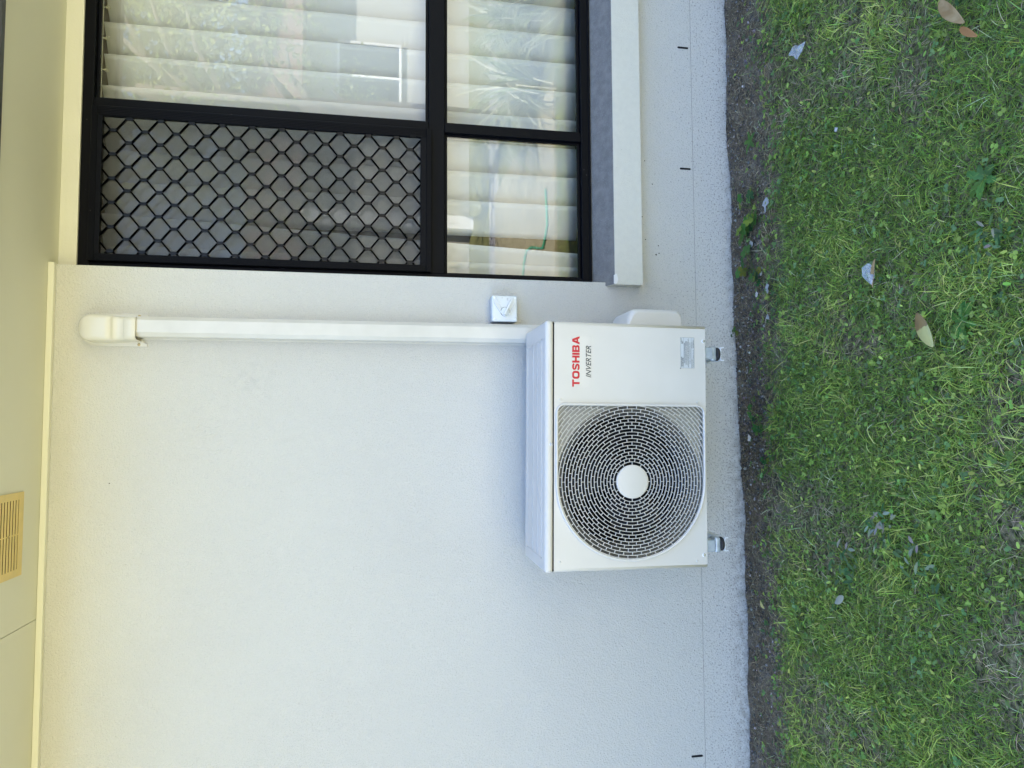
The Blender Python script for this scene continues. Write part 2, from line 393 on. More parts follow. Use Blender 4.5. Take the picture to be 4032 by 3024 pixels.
b = MB(); b.box(-7, -6.9, WT, 8, 0, SOF); b.box(7.9, 8, WT, 8, 0, SOF); b.box(-7, 8, 8, 8.1, 0, SOF); b.obj('outer_wall', M_wall, house)
# soffit (two sheets with a joint), eave
e0 = -.355
b = MB(); b.box(-7.3, -.6035, e0, .12, SOF, SOF+.006); b.box(-.6015, 8.3, e0, .12, SOF, SOF+.006); b.obj('soffit', M_soffit, house)
b = MB(); b.box(-7, wx0+.004, -.019, -.0005, SOF-.019, SOF-.0005, .0015, 1); b.obj('quad_trim', M_trim, house)
MB().box(wx0, wx1, .055, .11, 2.381, SOF-.0005).obj('head_board', M_board, house)
b = MB(); b.box(-7.3, 8.3, e0-.020, e0-.001, SOF-.012, SOF+.17); b.obj('fascia', M_fascia, house)
gp = [(e0-.022, SOF+.02), (e0-.13, SOF+.02), (e0-.14, SOF+.14), (e0-.135, SOF+.14), (e0-.125, SOF+.026), (e0-.024, SOF+.026)]
MB().prism(gp, -7.3, 8.3, 'x').obj('gutter', M_fascia, house)
rp = [(e0-.06, SOF+.15), (4.0, SOF+.15+4.3*math.tan(R(22))), (8.5, SOF+.15), (8.5, SOF+.12), (4.0, SOF+.12+4.25*math.tan(R(22))), (e0-.02, SOF+.12)]
MB().prism(rp, -7.3, 8.3, 'x').obj('roof', mat('roof_metal', (.12, .12, .13), .5), house)
MB().box(-7, 8, .13, 8, SOF+.01, SOF+.03).obj('ceiling', M_room, house)
# sill
b = MB()
sp = [(-.045, .403), (-.045, .513), (.06, .566), (.06, .47), (-.0005, .47), (-.0005, .403)]
MB().prism([(-.045, .403), (-.045, .511), (-.0005, .5325), (-.0005, .403)], .525, wx1+.015, 'x').obj('sill_front', M_sillface, house)
MB().prism([(-.046, .5114), (-.046, .5134), (.075, .5755), (.075, .5735)], wx0-.0135, wx1+.014, 'x')
b = MB(); b.prism([(-.043, .512), (-.043, .5145), (-.0005, .5350), (-.0005, .5325)], .5265, wx1+.014, 'x')
b.prism([(-.0005, .5325), (-.0005, .5350), (.075, .5740), (.075, .50), (-.0005, .47)], wx0, wx1, 'x'); b.obj('sill_top', M_silltop, house)
b = MB(); b.prism([(.528, .5155), (.560, .5155), (.566, .506), (.545, .500), (.531, .503), (.527, .509)], -.0462, -.040); b.obj('paint_chip', M_chip, house)
# weep holes
for x in (1.486, .999, -1.228):
    b = MB(); b.prism(rrect(x-.0038, x+.0038, .181, .226, .0034, 3), -.0012, .02); o = b.obj('weep_hole', M_dark, house)
# small dirt marks and a hairline crack below the sill
b = MB(); 
pts = [(.525, .402), (.530, .36), (.527, .33), (.507, .305), (.500, .28), (.502, .24), (.498, .19), (.499, .176)]
for p, q in zip(pts, pts[1:]): b.bar((p[0], -.0002, p[1]), (q[0], -.0002, q[1]), .0007, .0003)
b.obj('hairline_crack', mat('crack', (.42, .41, .38), .9), house)
M_dirt = mat('dirt', (.06, .05, .04), .95)
for (x, z, s) in [(.72, .395, .006), (.725, .392, .004), (.712, .372, .003), (.805, .397, .004), (.80, .385, .003), (.815, .391, .003), (.655, .33, .004), (.66, .318, .003), (.69, .32, .003), (-.18, 2.24, .003), (.93, .34, .003), (1.02, .37, .0025)]:
    n = 7; b = MB(); b.prism([(x+s*random.uniform(.5, 1.1)*math.cos(2*PI*k/n), z+s*random.uniform(.5, 1.1)*math.sin(2*PI*k/n)) for k in range(n)], -.0010, .0005); b.obj('dirt_spot', M_dirt, house)
# soffit vent
vt = empty('soffit_vent', (0, 0, 0), 'aged yellow plastic vent with long slots in the soffit', 'vent')
vx0, vx1, vy1, vy0 = -.440, -.190, -.132, -.318
def vent():
    slots = []
    ys = [vy1-.030-.0165*k for k in range(8)]
    b = MB(); Z0, Z1 = SOF-.0048, SOF-.0036
    xa, xm0, xm1, xb = vx0+.022, (vx0+vx1)/2-.0016, (vx0+vx1)/2+.0016, vx1-.022
    b.box(vx0, vx1, ys[0]+.0025, vy1, Z0, Z1, .001, 1); b.box(vx0, vx1, vy0, ys[-1]-.0025, Z0, Z1, .001, 1)
    b.box(vx0, xa, ys[-1]-.0025, ys[0]+.0025, Z0+.0003, Z1); b.box(xb, vx1, ys[-1]-.0025, ys[0]+.0025, Z0+.0003, Z1)
    for p, q in zip(ys, ys[1:]): b.box(xa, xb, q+.0031, p-.0031, Z0+.0002, Z1)
    b.box(xm0, xm1, ys[-1]-.0025, ys[0]+.0025, Z0+.0008, Z1)
    b.obj('vent_plate', M_vent, vt)
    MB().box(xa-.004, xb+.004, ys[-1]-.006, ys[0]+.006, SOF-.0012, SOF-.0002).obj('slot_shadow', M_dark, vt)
    b = MB(); b.box(vx0+.001, xa-.004, vy0+.001, vy1-.001, Z1, SOF-.0002); b.box(xb+.004, vx1-.001, vy0+.001, vy1-.001, Z1, SOF-.0002); b.box(xa-.0039, xb+.0039, ys[0]+.006, vy1-.001, Z1, SOF-.0002); b.obj('vent_body', M_vent, vt)
    M = Matrix.Translation(((vx0+vx1)/2, ys[3]-.008, Z0)) @ Matrix.Rotation(PI, 4, 'X')
    MB().lathe([(0, .002), (.003, .0015), (.004, 0)], M, 12).obj('screw', M_brass, vt)
vent()

# ------------------------------------------------------------------ window
win = empty('window', (wx0, .06, .569), 'black aluminium window with clear panes, recessed above the weathered sill', 'window')
def wobj(b, name, m, **k):
    o = b.obj(name, m, None, **k); o.parent = win; o.matrix_parent_inverse = Matrix.Translation((-wx0, -.06, -.569)); return o
fy0, fy1 = .060, .105
b = MB(); bv = .0025
b.box(wx0+.001, wx1-.001, fy0, fy1, 2.345, 2.3805, bv); b.box(wx0+.001, wx1-.001, fy0, fy1, .575, .606, bv)
b.box(wx0+.001, .565, fy0+.001, fy1, .6062, 2.3448, bv); b.box(wx1-.026, wx1-.001, fy0+.001, fy1, .6062, 2.3448, bv)
wobj(b, 'outer_frame', M_black)
b = MB(); b.box(wx0+.003, wx1-.003, fy0-.006, fy1, .5695, .577, .0015, 1); wobj(b, 'sill_flange', M_black)
b = MB(); b.box(.5652, wx1-.0262, fy0+.004, fy1-.002, 1.136, 1.196, bv); wobj(b, 'transom', M_black)
b = MB()
for x in (1.122, 1.74):
    b.box(x-.018, x+.018, fy0+.002, fy1-.004, 1.1962, 2.3448, bv); b.box(x-.018, x+.018, fy0+.002, fy1-.004, .6062, 1.1358, bv)
wobj(b, 'mullion', M_black)
b = MB()      # glazing beads
for (x0, x1, z0, z1) in ((.565, 1.104, .606, 1.136), (1.14, 1.722, .606, 1.136), (1.758, 2.334, .606, 1.136), (1.14, 1.722, 1.196, 2.345), (1.758, 2.334, 1.196, 2.345), (.565, 1.104, 1.196, 2.345)):
    b.box(x0+.0003, x1-.0003, .0805, .0925, z0+.0003, z0+.011, .002); b.box(x0+.0003, x1-.0003, .0805, .0925, z1-.011, z1-.0003, .002)
    b.box(x0+.0003, x0+.009, .081, .0925, z0+.0112, z1-.0112); b.box(x1-.009, x1-.0003, .081, .0925, z0+.0112, z1-.0112)
wobj(b, 'glazing_bead', M_black)
for (x0, x1, z0, z1) in ((.565, 1.104, .606, 1.136), (1.14, 1.722, .606, 1.136), (1.758, 2.334, .606, 1.136), (1.14, 1.722, 1.196, 2.345), (1.758, 2.334, 1.196, 2.345), (.565, 1.104, 1.196, 2.345)):
    b = MB(); b.box(x0+.002, x1-.002, .0825, .0865, z0+.002, z1-.002); wobj(b, 'glass_pane', M_glass)

# security screen over the upper left light
scr = empty('security_screen', (.568, .05, 1.194), 'black diamond grille security screen fixed over the upper left light', 'security screen')
def sobj(b, name, m, **k):
    o = b.obj(name, m, None, **k); o.parent = scr; o.matrix_parent_inverse = Matrix.Translation((-.568, -.05, -1.194)); return o
sx0, sx1, sz0, sz1 = .5665, 1.104, 1.187, 2.344; ix0, ix1, iz0, iz1 = .592, 1.070, 1.227, 2.308
b = MB(); sy0, sy1 = .040, .0585
def ribbed(b, x0, x1, z0, z1, vert):
    b.box(x0, x1, sy0, sy1, z0, z1, .0015, 1)
    n = 5
    for k in range(n):
        f = (k+1)/(n+1)
        if vert: xx = x0+(x1-x0)*f; b.box(xx-.0013, xx+.0013, sy0-.0016, sy0+.001, z0+.001, z1-.001)
        else: zz = z0+(z1-z0)*f; b.box(x0+.001, x1-.001, sy0-.0016, sy0+.001, zz-.0013, zz+.0013)
ribbed(b, sx0, ix0, iz0-.02, iz1+.015, True); ribbed(b, ix1, sx1, iz0-.02, iz1+.015, True)
ribbed(b, sx0, sx1, iz1+.0152, sz1, False); ribbed(b, sx0, sx1, sz0, iz0-.0202, False)
b.box(ix0, ix1, sy0+.001, sy1, iz1, iz1+.015); b.box(ix0, ix1, sy0+.001, sy1, iz0-.02, iz0)
sobj(b, 'screen_frame', M_black)
def diamonds():
    b = MB(); px, pz = .0842, .1010; hz = .0102; y = .052; hw = .0024
    x_ref, z_ref = 1.0227, 2.174
    def clipseg(p, q):
        (x0, z0), (x1, z1) = p, q; t0, t1 = 0, 1
        for a, d, lo, hi in ((x0, x1-x0, ix0, ix1), (z0, z1-z0, iz0, iz1)):
            if abs(d) < 1e-9:
                if a < lo or a > hi: return None
                continue
            ta, tb = (lo-a)/d, (hi-a)/d
            if ta > tb: ta, tb = tb, ta
            t0, t1 = max(t0, ta), min(t1, tb)
        return None if t1-t0 < .02 else ((x0+(x1-x0)*t0, z0+(z1-z0)*t0), (x0+(x1-x0)*t1, z0+(z1-z0)*t1))
    for i in range(-14, 4):
        for j in range(-24, 8):
            if (i+j) % 2: continue
            nx, nz = x_ref+i*px/2, z_ref+j*pz/2
            segs = []
            for s in (-1, 1):
                segs.append(((nx+s*hw, nz-hz), (nx+s*hw, nz+hz)))
                segs.append(((nx+s*hw, nz+hz), (nx+s*(px/2)-s*hw, nz+pz/2-hz)))
                segs.append(((nx+s*hw, nz-hz), (nx+s*(px/2)-s*hw, nz-pz/2+hz)))
            for p, q in segs:
                c = clipseg(p, q)
                if c: b.bar((c[0][0], y, c[0][1]), (c[1][0], y, c[1][1]), .0058, .007)
    sobj(b, 'diamond_grille', M_blackg)
diamonds()
b = MB(); b.box(ix0, ix1, .0562, .0568, iz0, iz1); sobj(b, 'insect_mesh', M_mesh)
b = MB(); b.box(ix1-.006, ix1+.004, .036, .042, 1.245, 1.268, .001, 1); sobj(b, 'screen_clip', M_black)

# vertical blind
vb = empty('vertical_blind', (1.4, .2, .58), 'pale fabric vertical blind hanging behind the window with one twisted slat', 'blind')
def vobj(me_o): me_o.parent = vb; me_o.matrix_parent_inverse = Matrix.Translation((-1.4, -.2, -.58)); return me_o
b = MB(); b.box(.50, 2.40, .165, .205, 2.375, 2.410, .004); b.box(.50, 2.40, .160, .166, 2.380, 2.388); vobj(b.obj('headrail', M_rail))
redges = [2.2865-.0, 2.1695, 2.053, 1.936, 1.819, 1.702, 1.5845, 1.4685, 1.3498, 1.2337, 1.1087+.007, .9969, .8806]
def slat(xr, ztop=2.357, zbot=.583, skew=0, w=.127, depth=.066, y=.168):
    n, mseg = 7, 16; V = []
    for k in range(mseg+1):
        f = k/mseg; z = ztop+(zbot-ztop)*f
        for i in range(n):
            g = i/(n-1); bow = .004*math.sin(PI*g)
            tw = skew*f
            V.append((xr - w*.96*g - tw, y + depth*g - bow*.5, z))
    i = np.arange(n-1); F = []
    for k in range(mseg):
        for j in range(n-1): a = k*n+j; F.append((a, a+1, a+n+1, a+n))
    o = quadmesh('slat', np.array(V), np.array(F), M_blind, smooth=True); sm = o.modifiers.new('s', 'SOLIDIFY'); sm.thickness = .0006
    return vobj(o)
for k, xr in enumerate(redges): slat(xr, 2.357+.002*math.sin(k*3), .583+.003*math.sin(k*5))
slat(.766, 2.357, .583, skew=.078); slat(.652, 2.357, .583, skew=.02)
for xr in redges + [.75]:
    b = MB()
    b.tube([(xr-.05+.007*math.cos(a), .188, 2.352+.007*math.sin(a)) for a in np.linspace(0, 2*PI, 13)], .0012, 6, False)
    b.box(xr-.0515, xr-.0485, .1865, .1895, 2.350, 2.376)
    vobj(b.obj('slat_clip', M_rail))
b = MB(); b.tube([(.5, .182, 2.366), (2.4, .182, 2.366)], .0012, 6); vobj(b.obj('tie_cord', M_rail))
b = MB(); b.box(.3, 2.6, .1105, .1120, .3, .5745); b.box(.3, .539, .1105, .112, .5745, 2.43); b.box(2.361, 2.6, .1105, .112, .5745, 2.43); b.box(-7, 8, 3.8, 3.9, 0, 2.43); b.box(.2, .28, .12, 3.8, 0, 2.43); b.box(3.9, 4.0, .12, 3.8, 0, 2.43); b.box(-6.9, 7.9, .112, 8, .02, .05)
b.obj('interior_room', M_room, house)

# ------------------------------------------------------------------ air conditioner
ACX, ACZ, ACY = -.0665, .329, -.39
ac = empty('air_conditioner', (ACX, ACY, ACZ), 'cream split system outdoor unit with round fan grille mounted low on the wall', 'air conditioner', rot=(0, R(.65), 0))
HW, HH, HD = .39, .508, .300          # half width, height to the seam, depth ; local y 0 is the front face, + towards wall
LX, LZ = -ACX, -ACZ                   # world to local shifts (ignoring the small tilt)
fcx, fcz = -.180-ACX, .5835-ACZ       # fan centre local
def casing():
    r = .010; pr = []
    prof = rrect(-HW, HW, 0, HD, [r, r, .004, .004], 6)
    # open front between the two rounded corners
    n = len(prof); idx0 = 6; # end of BL arc is index 6, start of BR arc is 7
    loop = prof[7:] + prof[:7]
    bm = MB(); A = [bm.bm.verts.new((p[0], p[1], 0)) for p in loop]; B = [bm.bm.verts.new((p[0], p[1], HH)) for p in loop]
    for i in range(len(loop)-1):
        q = bm.bm.faces.new((A[i], A[i+1], B[i+1], B[i])); q.smooth = i < 6 or i > len(loop)-8
    bm.bm.faces.new(A)
    return bm.obj('casing', M_ac, ac)
casing()
Rr = .2405; gap = (.2405-.0522)/18
def fan_outline(rr, ext, rc, n=48):
    """circle on the left, squared off to the right"""
    xr = fcx + ext
    pts = [(fcx+rr*math.cos(t), fcz+rr*math.sin(t)) for t in np.linspace(PI/2, 1.5*PI, n)]
    pts += [(xr-rc+rc*math.cos(t), fcz-rr+rc+rc*math.sin(t)) for t in np.linspace(-PI/2, 0, 8)]
    pts += [(xr-rc+rc*math.cos(t), fcz+rr-rc+rc*math.sin(t)) for t in np.linspace(0, PI/2, 8)]
    return pts
hole = fan_outline(.2425, .2395, .022)
curve_shape('front_panel', [[(-HW+.0101, .0005), (HW-.0101, .0005), (HW-.0101, HH), (-HW+.0101, HH)], hole], .0016, .0, M_ac, ac, y=-.0001)
curve_shape('grille_rim', [fan_outline(.2495, .2460, .034), fan_outline(.2415, .2385, .020)], .016, .0035, M_ac, ac, y=-.009)
def grille():
    b = MB(); yF, yB = -.0065, -.0005; wd = .0016; xr = .2385; zr = .2415
    def inside(x, z):
        if x <= .0: return False
        if abs(z) > zr+.001 or x > xr+.001: return False
        cx_, cz_ = xr-.02, zr-.02
        if x > cx_ and abs(z) > cz_: return (x-cx_)**2+(abs(z)-cz_)**2 < .021**2
        return True
    def arc(r, t0, t1, n):
        ts = np.linspace(t0, t1, n+1); prev = None
        for t in ts:
            c, s = math.cos(t), math.sin(t)
            vs = [b.bm.verts.new((fcx+(r+d)*c, y, fcz+(r+d)*s)) for d, y in ((-wd/2, yF), (wd/2, yF), (wd/2*.8, yB), (-wd/2*.8, yB))]
            if prev:
                for k in range(4): b.bm.faces.new((prev[k], prev[(k+1) % 4], vs[(k+1) % 4], vs[k]))
            prev = vs
    def spoke(r, t, half=.0008):
        c, s = math.cos(t), math.sin(t)
        b.bar((fcx+(r+wd/3)*c, yB, fcz+(r+wd/3)*s), (fcx+(r+gap-wd/3)*c, yB, fcz+(r+gap-wd/3)*s), .0014, .0052)
    for k in range(0, 19):
        arc(.0522+k*gap, 0, 2*PI, 72 + 4*k)
    for g in range(1, 19):
        n = 12 if g == 1 else (24 if g <= 11 else 48); off = 0 if g % 2 == 1 else .5
        for j in range(n): spoke(.0522+(g-1)*gap, 2*PI*(j+off)/n)
    for k in range(19, 28):
        r = .0522+k*gap; run = []
        for t in np.linspace(-PI/2, PI/2, 361):
            ok = inside(r*math.cos(t), r*math.sin(t))
            if ok: run.append(t)
            if (not ok or t > PI/2-.001) and run:
                if len(run) > 2: arc(r, run[0], run[-1], max(2, len(run)//3))
                run = []
    for g in range(19, 28):
        r = .0522+(g-1)*gap; off = 0 if g % 2 == 1 else .5
        for j in range(48):
            t = 2*PI*(j+off)/48
            if inside(r*math.cos(t), r*math.sin(t)) and inside((r+gap)*math.cos(t), (r+gap)*math.sin(t)): spoke(r, t)
    return b.obj('fan_grille', M_ac, ac)
gr_o = grille()
Mf = Matrix.Translation((fcx, 0, fcz)) @ Matrix.Rotation(PI/2, 4, 'X')      # local z -> -y (towards camera)
MB().lathe([(0, .0085), (.048, .0085), (.0515, .0075), (.0528, .005), (.0528, -.002)], Mf, 48).obj('hub_disc', M_ac, gr_o)
MB().lathe([(.2435, -.020), (.240, -.021), (.226, -.026), (.214, -.040), (.208, -.060), (.206, -.10), (.206, -.13)], Mf, 72).obj('bellmouth', M_bell, ac)
def inner_panel():   # plate behind the corners
    circ = [(fcx+.2405*math.cos(t), fcz+.2405*math.sin(t)) for t in np.linspace(0, 2*PI, 73)[:-1]]
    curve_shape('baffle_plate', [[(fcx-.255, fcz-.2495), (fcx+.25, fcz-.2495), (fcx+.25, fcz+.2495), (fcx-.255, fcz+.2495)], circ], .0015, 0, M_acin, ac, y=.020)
inner_panel()
def fan():
    fn = bpy.data.objects.new('fan', None); 
    b = MB(); b.lathe([(0, -.055), (.045, -.055), (.052, -.060), (.052, -.12), (0, -.12)], Mf, 32)
    for k in range(3):
        a0 = k*2*PI/3 + .5; n, mm = 10, 8; G = []
        for i in range(n+1):
            row = []
            for j in range(mm+1):
                r = .05+.145*j/mm; sw = .55*(j/mm)**1.3
                a = a0 + sw + (i/n)*(1.35-.35*j/mm); y = .115 - .055*(i/n)
                row.append(b.bm.verts.new((fcx+r*math.cos(a), y, fcz+r*math.sin(a))))
            G.append(row)
        for i in range(n):
            for j in range(mm): q = b.bm.faces.new((G[i][j], G[i+1][j], G[i+1][j+1], G[i][j+1])); q.smooth = True
    b.obj('fan_blades', M_fan, ac)
    b = MB(); b.box(fcx-.03, fcx+.03, .135, .15, fcz-.24, fcz+.24); b.box(fcx-.045, fcx+.045, .125, .17, fcz-.05, fcz+.05, .01); b.obj('motor_mount', M_fan, ac)
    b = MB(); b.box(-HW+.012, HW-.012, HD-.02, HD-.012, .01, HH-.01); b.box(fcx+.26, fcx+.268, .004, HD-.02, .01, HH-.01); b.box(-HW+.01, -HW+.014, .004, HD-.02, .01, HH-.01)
    b.box(-HW+.012, fcx+.26, .03, HD-.02, HH-.012, HH-.008); b.box(-HW+.012, fcx+.26, .03, HD-.02, .008, .012); b.obj('inner_shade', M_dark, ac)  # near-black sheets over the pale casing insides paint in the shade behind the fan
fan()
# top cover
def top_cover():
    b = MB(); e = .0018
    b.box(-HW-e, HW+e, -.002, HD+.004, HH+.0022, HH+.029, .011, 4)
    o = b.obj('top_cover', M_ac, ac, smooth=True)
    b = MB(); z = HH+.029
    def line(x0, y0, x1, y1): b.box(min(x0, x1)-.0017, max(x0, x1)+.0017, min(y0, y1)-.0017, max(y0, y1)+.0017, z-.0005, z+.0022)
    for (x0, x1, y0, y1) in ((-.352, .335, .045, .105), (-.352, .335, .1052, .175), (-.352, .335, .1752, .262)):
        line(x0, y0, x1, y0); line(x0, y1, x1, y1); line(x0, y0, x0, y1); line(x1, y0, x1, y1)
    b.obj('pressed_ridge', M_ac, o)
top_cover()
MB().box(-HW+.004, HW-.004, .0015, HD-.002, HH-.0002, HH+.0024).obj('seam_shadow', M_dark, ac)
# valve cover on the right hand side
def valve():
    # side profile (x outwards, z) loft along y with slanted top
    secs = []
    x0 = HW-.004
    def prof(xo, zt0, zt1, zb):   # zt0 top at casing, zt1 top of outer face
        p = [(x0, zb), (x0+(xo-x0)*.80, zb+.004)]
        for t in np.linspace(-PI/2, 0, 6): p.append((xo-.018+.018*math.cos(t), zb+.004+.020+.020*math.sin(t)))
        for t in np.linspace(0, PI/3, 6): p.append((xo-.028+.028*math.cos(t), zt1-.028+.028*math.sin(t)))
        p.append((x0+.018, zt0-.030)); p.append((x0+.006, zt0-.006)); p.append((x0, zt0)); return p
    oz = -ACZ; b = MB(); rows = []
    for y, s in ((.098, .80), (.104, .93), (.112, .985), (.122, 1.0), (.265, 1.0), (.28, .97)):
        xo = x0+(.392-ACX-x0)*s; zt = .585+oz - (0 if s > .97 else (1-s)*.05)
        p = prof(xo, zt+.008, .553+oz-(1-s)*.05, .362+oz+(1-s)*.02)
        rows.append([b.bm.verts.new((a, y, c)) for a, c in p])
    for A, B in zip(rows, rows[1:]):
        for i in range(len(A)-1): b.bm.faces.new((A[i], A[i+1], B[i+1], B[i])).smooth = True
    b.bm.faces.new(rows[0]); b.bm.faces.new(rows[-1][::-1])
    b.obj('valve_cover', M_ac, ac)
valve()
MB().box(HW-.001, HW+.0022, .06, HD-.01, .02, HH-.02, .001, 1).obj('side_panel', M_ac, ac)
# screws and dimples
def screw(x, z, r=.0045, y=-.0002, m=M_screw):
    b = MB(); M = Matrix.Translation((x-ACX, y, z-ACZ)) @ Matrix.Rotation(PI/2, 4, 'X')
    b.lathe([(r*1.45, -.0004), (r*1.4, .0003), (r*1.1, .0006)], M, 16); b.obj('screw_washer', M_white, ac)
    b = MB(); b.lathe([(r*1.05, .0), (r, .0016), (r*.6, .0026), (0, .0028)], M, 16)
    b.box(x-ACX-r*.6, x-ACX+r*.6, y-.0031, y-.0025, z-ACZ-.0005, z-ACZ+.0005); b.obj('screw', m, ac)
screw(.2734, .3356); screw(-.416, .3409); screw(-.0629, .8464, .0035, -.0025)
for x, z in ((.0777, .8174), (.0741, .3587), (-.4343, .3649), (-.4256, .8175)):
    b = MB(); b.lathe([(.0042, 0), (.0032, .0014), (0, .0022)], Matrix.Translation((x-ACX, -.0002, z-ACZ)) @ Matrix.Rotation(PI/2, 4, 'X'), 12); b.obj('dimple', M_ac, ac)
# lettering and labels
lb = bpy.data.objects.new('brand_label', None)
filmo = curve_shape('brand_label', [rrect(.1131-ACX, .2812-ACX, .7146-ACZ, .7816-ACZ, .006)], .0004, 0, M_film, ac, y=-.0006)
filmo['label'] = 'clear sticker with red and grey lettering'
def block_word():
    X, Z, H, w_, g, s = .1177-ACX, .7550-ACZ, .0242, .0192, .0038, .0066
    outs = []
    def R4(a, b_, c, d): return [(a, c), (b_, c), (b_, d), (a, d)]
    h = H/2; t = s*.88
    def place(polys, x): outs.extend([[(x+p, Z+q) for p, q in P] for P in polys])
    wT, wO, wS, wH, wI, wB, wA = .0228, .0250, .0215, .0225, .0066, .0222, .0262
    Tt = [[(0, H), (0, H-t), ((wT-s)/2, H-t), ((wT-s)/2, 0), ((wT+s)/2, 0), ((wT+s)/2, H-t), (wT, H-t), (wT, H)]]
    O_ = [rrect(0, wO, 0, H, .0085, 6), rrect(s, wO-s, t, H-t, .0042, 6)]
    def Sg():
        c = [(wS-t*.3, H*.74), (wS-t*.6, H-t*.75), (wS*.72, H-t/2), (wS*.3, H-t/2), (t*.75, H-t*.85), (t/2+.0003, H*.72), (t*.8, H*.60), (wS*.3, H*.545), (wS*.7, H*.455), (wS-t*.8, H*.40), (wS-t/2-.0003, H*.28), (wS-t*.75, t*.85), (wS*.7, t/2), (wS*.28, t/2), (t*.6, t*.75), (t*.3, H*.26)]
        L_, R_ = [], []
        for i, p in enumerate(c):
            a = c[max(i-1, 0)]; b_ = c[min(i+1, len(c)-1)]; dx, dz = b_[0]-a[0], b_[1]-a[1]; n = math.hypot(dx, dz); nx, nz = -dz/n*t/2, dx/n*t/2
            L_.append((p[0]+nx, p[1]+nz)); R_.append((p[0]-nx, p[1]-nz))
        return [L_+R_[::-1]]
    H_ = [[(0, 0), (s, 0), (s, h-t/2), (wH-s, h-t/2), (wH-s, 0), (wH, 0), (wH, H), (wH-s, H), (wH-s, h+t/2), (s, h+t/2), (s, H), (0, H)]]
    I_ = [R4(0, s, 0, H)]
    B_ = [[(0, 0), (wB-.005, 0), (wB-.0015, .0015), (wB, .005), (wB, h-.0035), (wB-.0022, h), (wB-.0006, h+.0030), (wB-.0006, H-.0045), (wB-.002, H-.0012), (wB-.0050, H), (0, H)], R4(s, wB-s-.0003, t*.95, h-t*.42), R4(s, wB-s-.0006, h+t*.42, H-t*.95)]
    A_ = [[(0, 0), (s*1.05, 0), (s*1.32, H*.2), (wA-s*1.32, H*.2), (wA-s*1.05, 0), (wA, 0), (wA/2+s*.62, H), (wA/2-s*.62, H)], [(s*1.72, H*.2+t*.85), (wA-s*1.72, H*.2+t*.85), (wA/2, H*.79)]]
    tot = wT+wO+wS+wH+wI+wB+wA; gp_ = (.1600-tot)/6; x = X
    for P, wd in ((Tt, wT), (O_, wO), (Sg(), wS), (H_, wH), (I_, wI), (B_, wB), (A_, wA)):
        place(P, x); x += wd+gp_
    return curve_shape('red_lettering', outs, .0004, 0, M_red, filmo, y=-.0012)
block_word()
join_meshes('grey_lettering', [text_mesh('INVERTER', .1008, .0172, .1476-ACX, .7173-ACZ, -.0008, bold=.012, shear=.28)], M_greytext, filmo)
rl = curve_shape('rating_label', [[(.184-ACX, .3680-ACZ), (.2845-ACX, .3680-ACZ), (.2845-ACX, .4160-ACZ), (.184-ACX, .4160-ACZ)]], .0003, 0, M_labelbg, ac, y=-.0005)
rl['label'] = 'small silver label of fine print'
X0, Z0 = .184-ACX, .368-ACZ
b = MB(); y0 = -.0009
for z in (0, .0100, .0366, .0475): b.box(X0, X0+.1005, y0, -.0005, Z0+z, Z0+z+.0006)
for x in (0, .0999): b.box(X0+x, X0+x+.0006, y0, -.0005, Z0+.0006, Z0+.0475)
b.box(X0-.003, X0+.001, y0-.0002, -.0003, Z0+.0462, Z0+.0500); b.obj('label_border', M_line, rl)
T = [('OUTDOOR SOUND', .032, .0034, .005, .0425), ('POWER LEVEL', .028, .0034, .006, .0380), ('67', .010, .0062, .080, .0393), ('dB(A)', .0065, .0025, .091, .0435),
     ('COMPLIANCE WITH THE LEVEL SHOWN MAY BE CHECKED USING', .066, .0022, .016, .0325), ('THE LOCAL SOUND CRITERIA AND DOES NOT GUARANTEE', .078, .0022, .010, .0282),
     ('AND THIS THE LOCATION OF THE UNIT MAY BE REQUIRED', .078, .0022, .010, .0240), ('INSTALLATION OF THIS UNIT WILL BE WITHIN ACCEPTABLE LIMITS', .093, .0022, .0035, .0198),
     ('CONSULT YOUR SUPPLIER BEFORE INSTALLATION', .070, .0022, .014, .0140), ('MANUFACTURER', .028, .0018, .002, .0072), ('MODEL NO.', .020, .0018, .066, .0072),
     ('Toshiba Carrier (Thailand) Co., Ltd.', .058, .0028, .002, .0022), ('RAS-18E2AVG-A', .027, .0028, .066, .0022)]
join_meshes('fine_print', [text_mesh(s, wd, h, X0+x, Z0+z, -.0009, bold=.01) for s, wd, h, x, z in T], M_greytext, rl)
for x in (.2357-ACX, -.3896-ACX):
    for y in (.006, .23): b = MB(); b.box(x-.019, x+.019, y, y+.045, -.030, -.0005, .002, 1); b.obj('foot', M_zinc, ac)

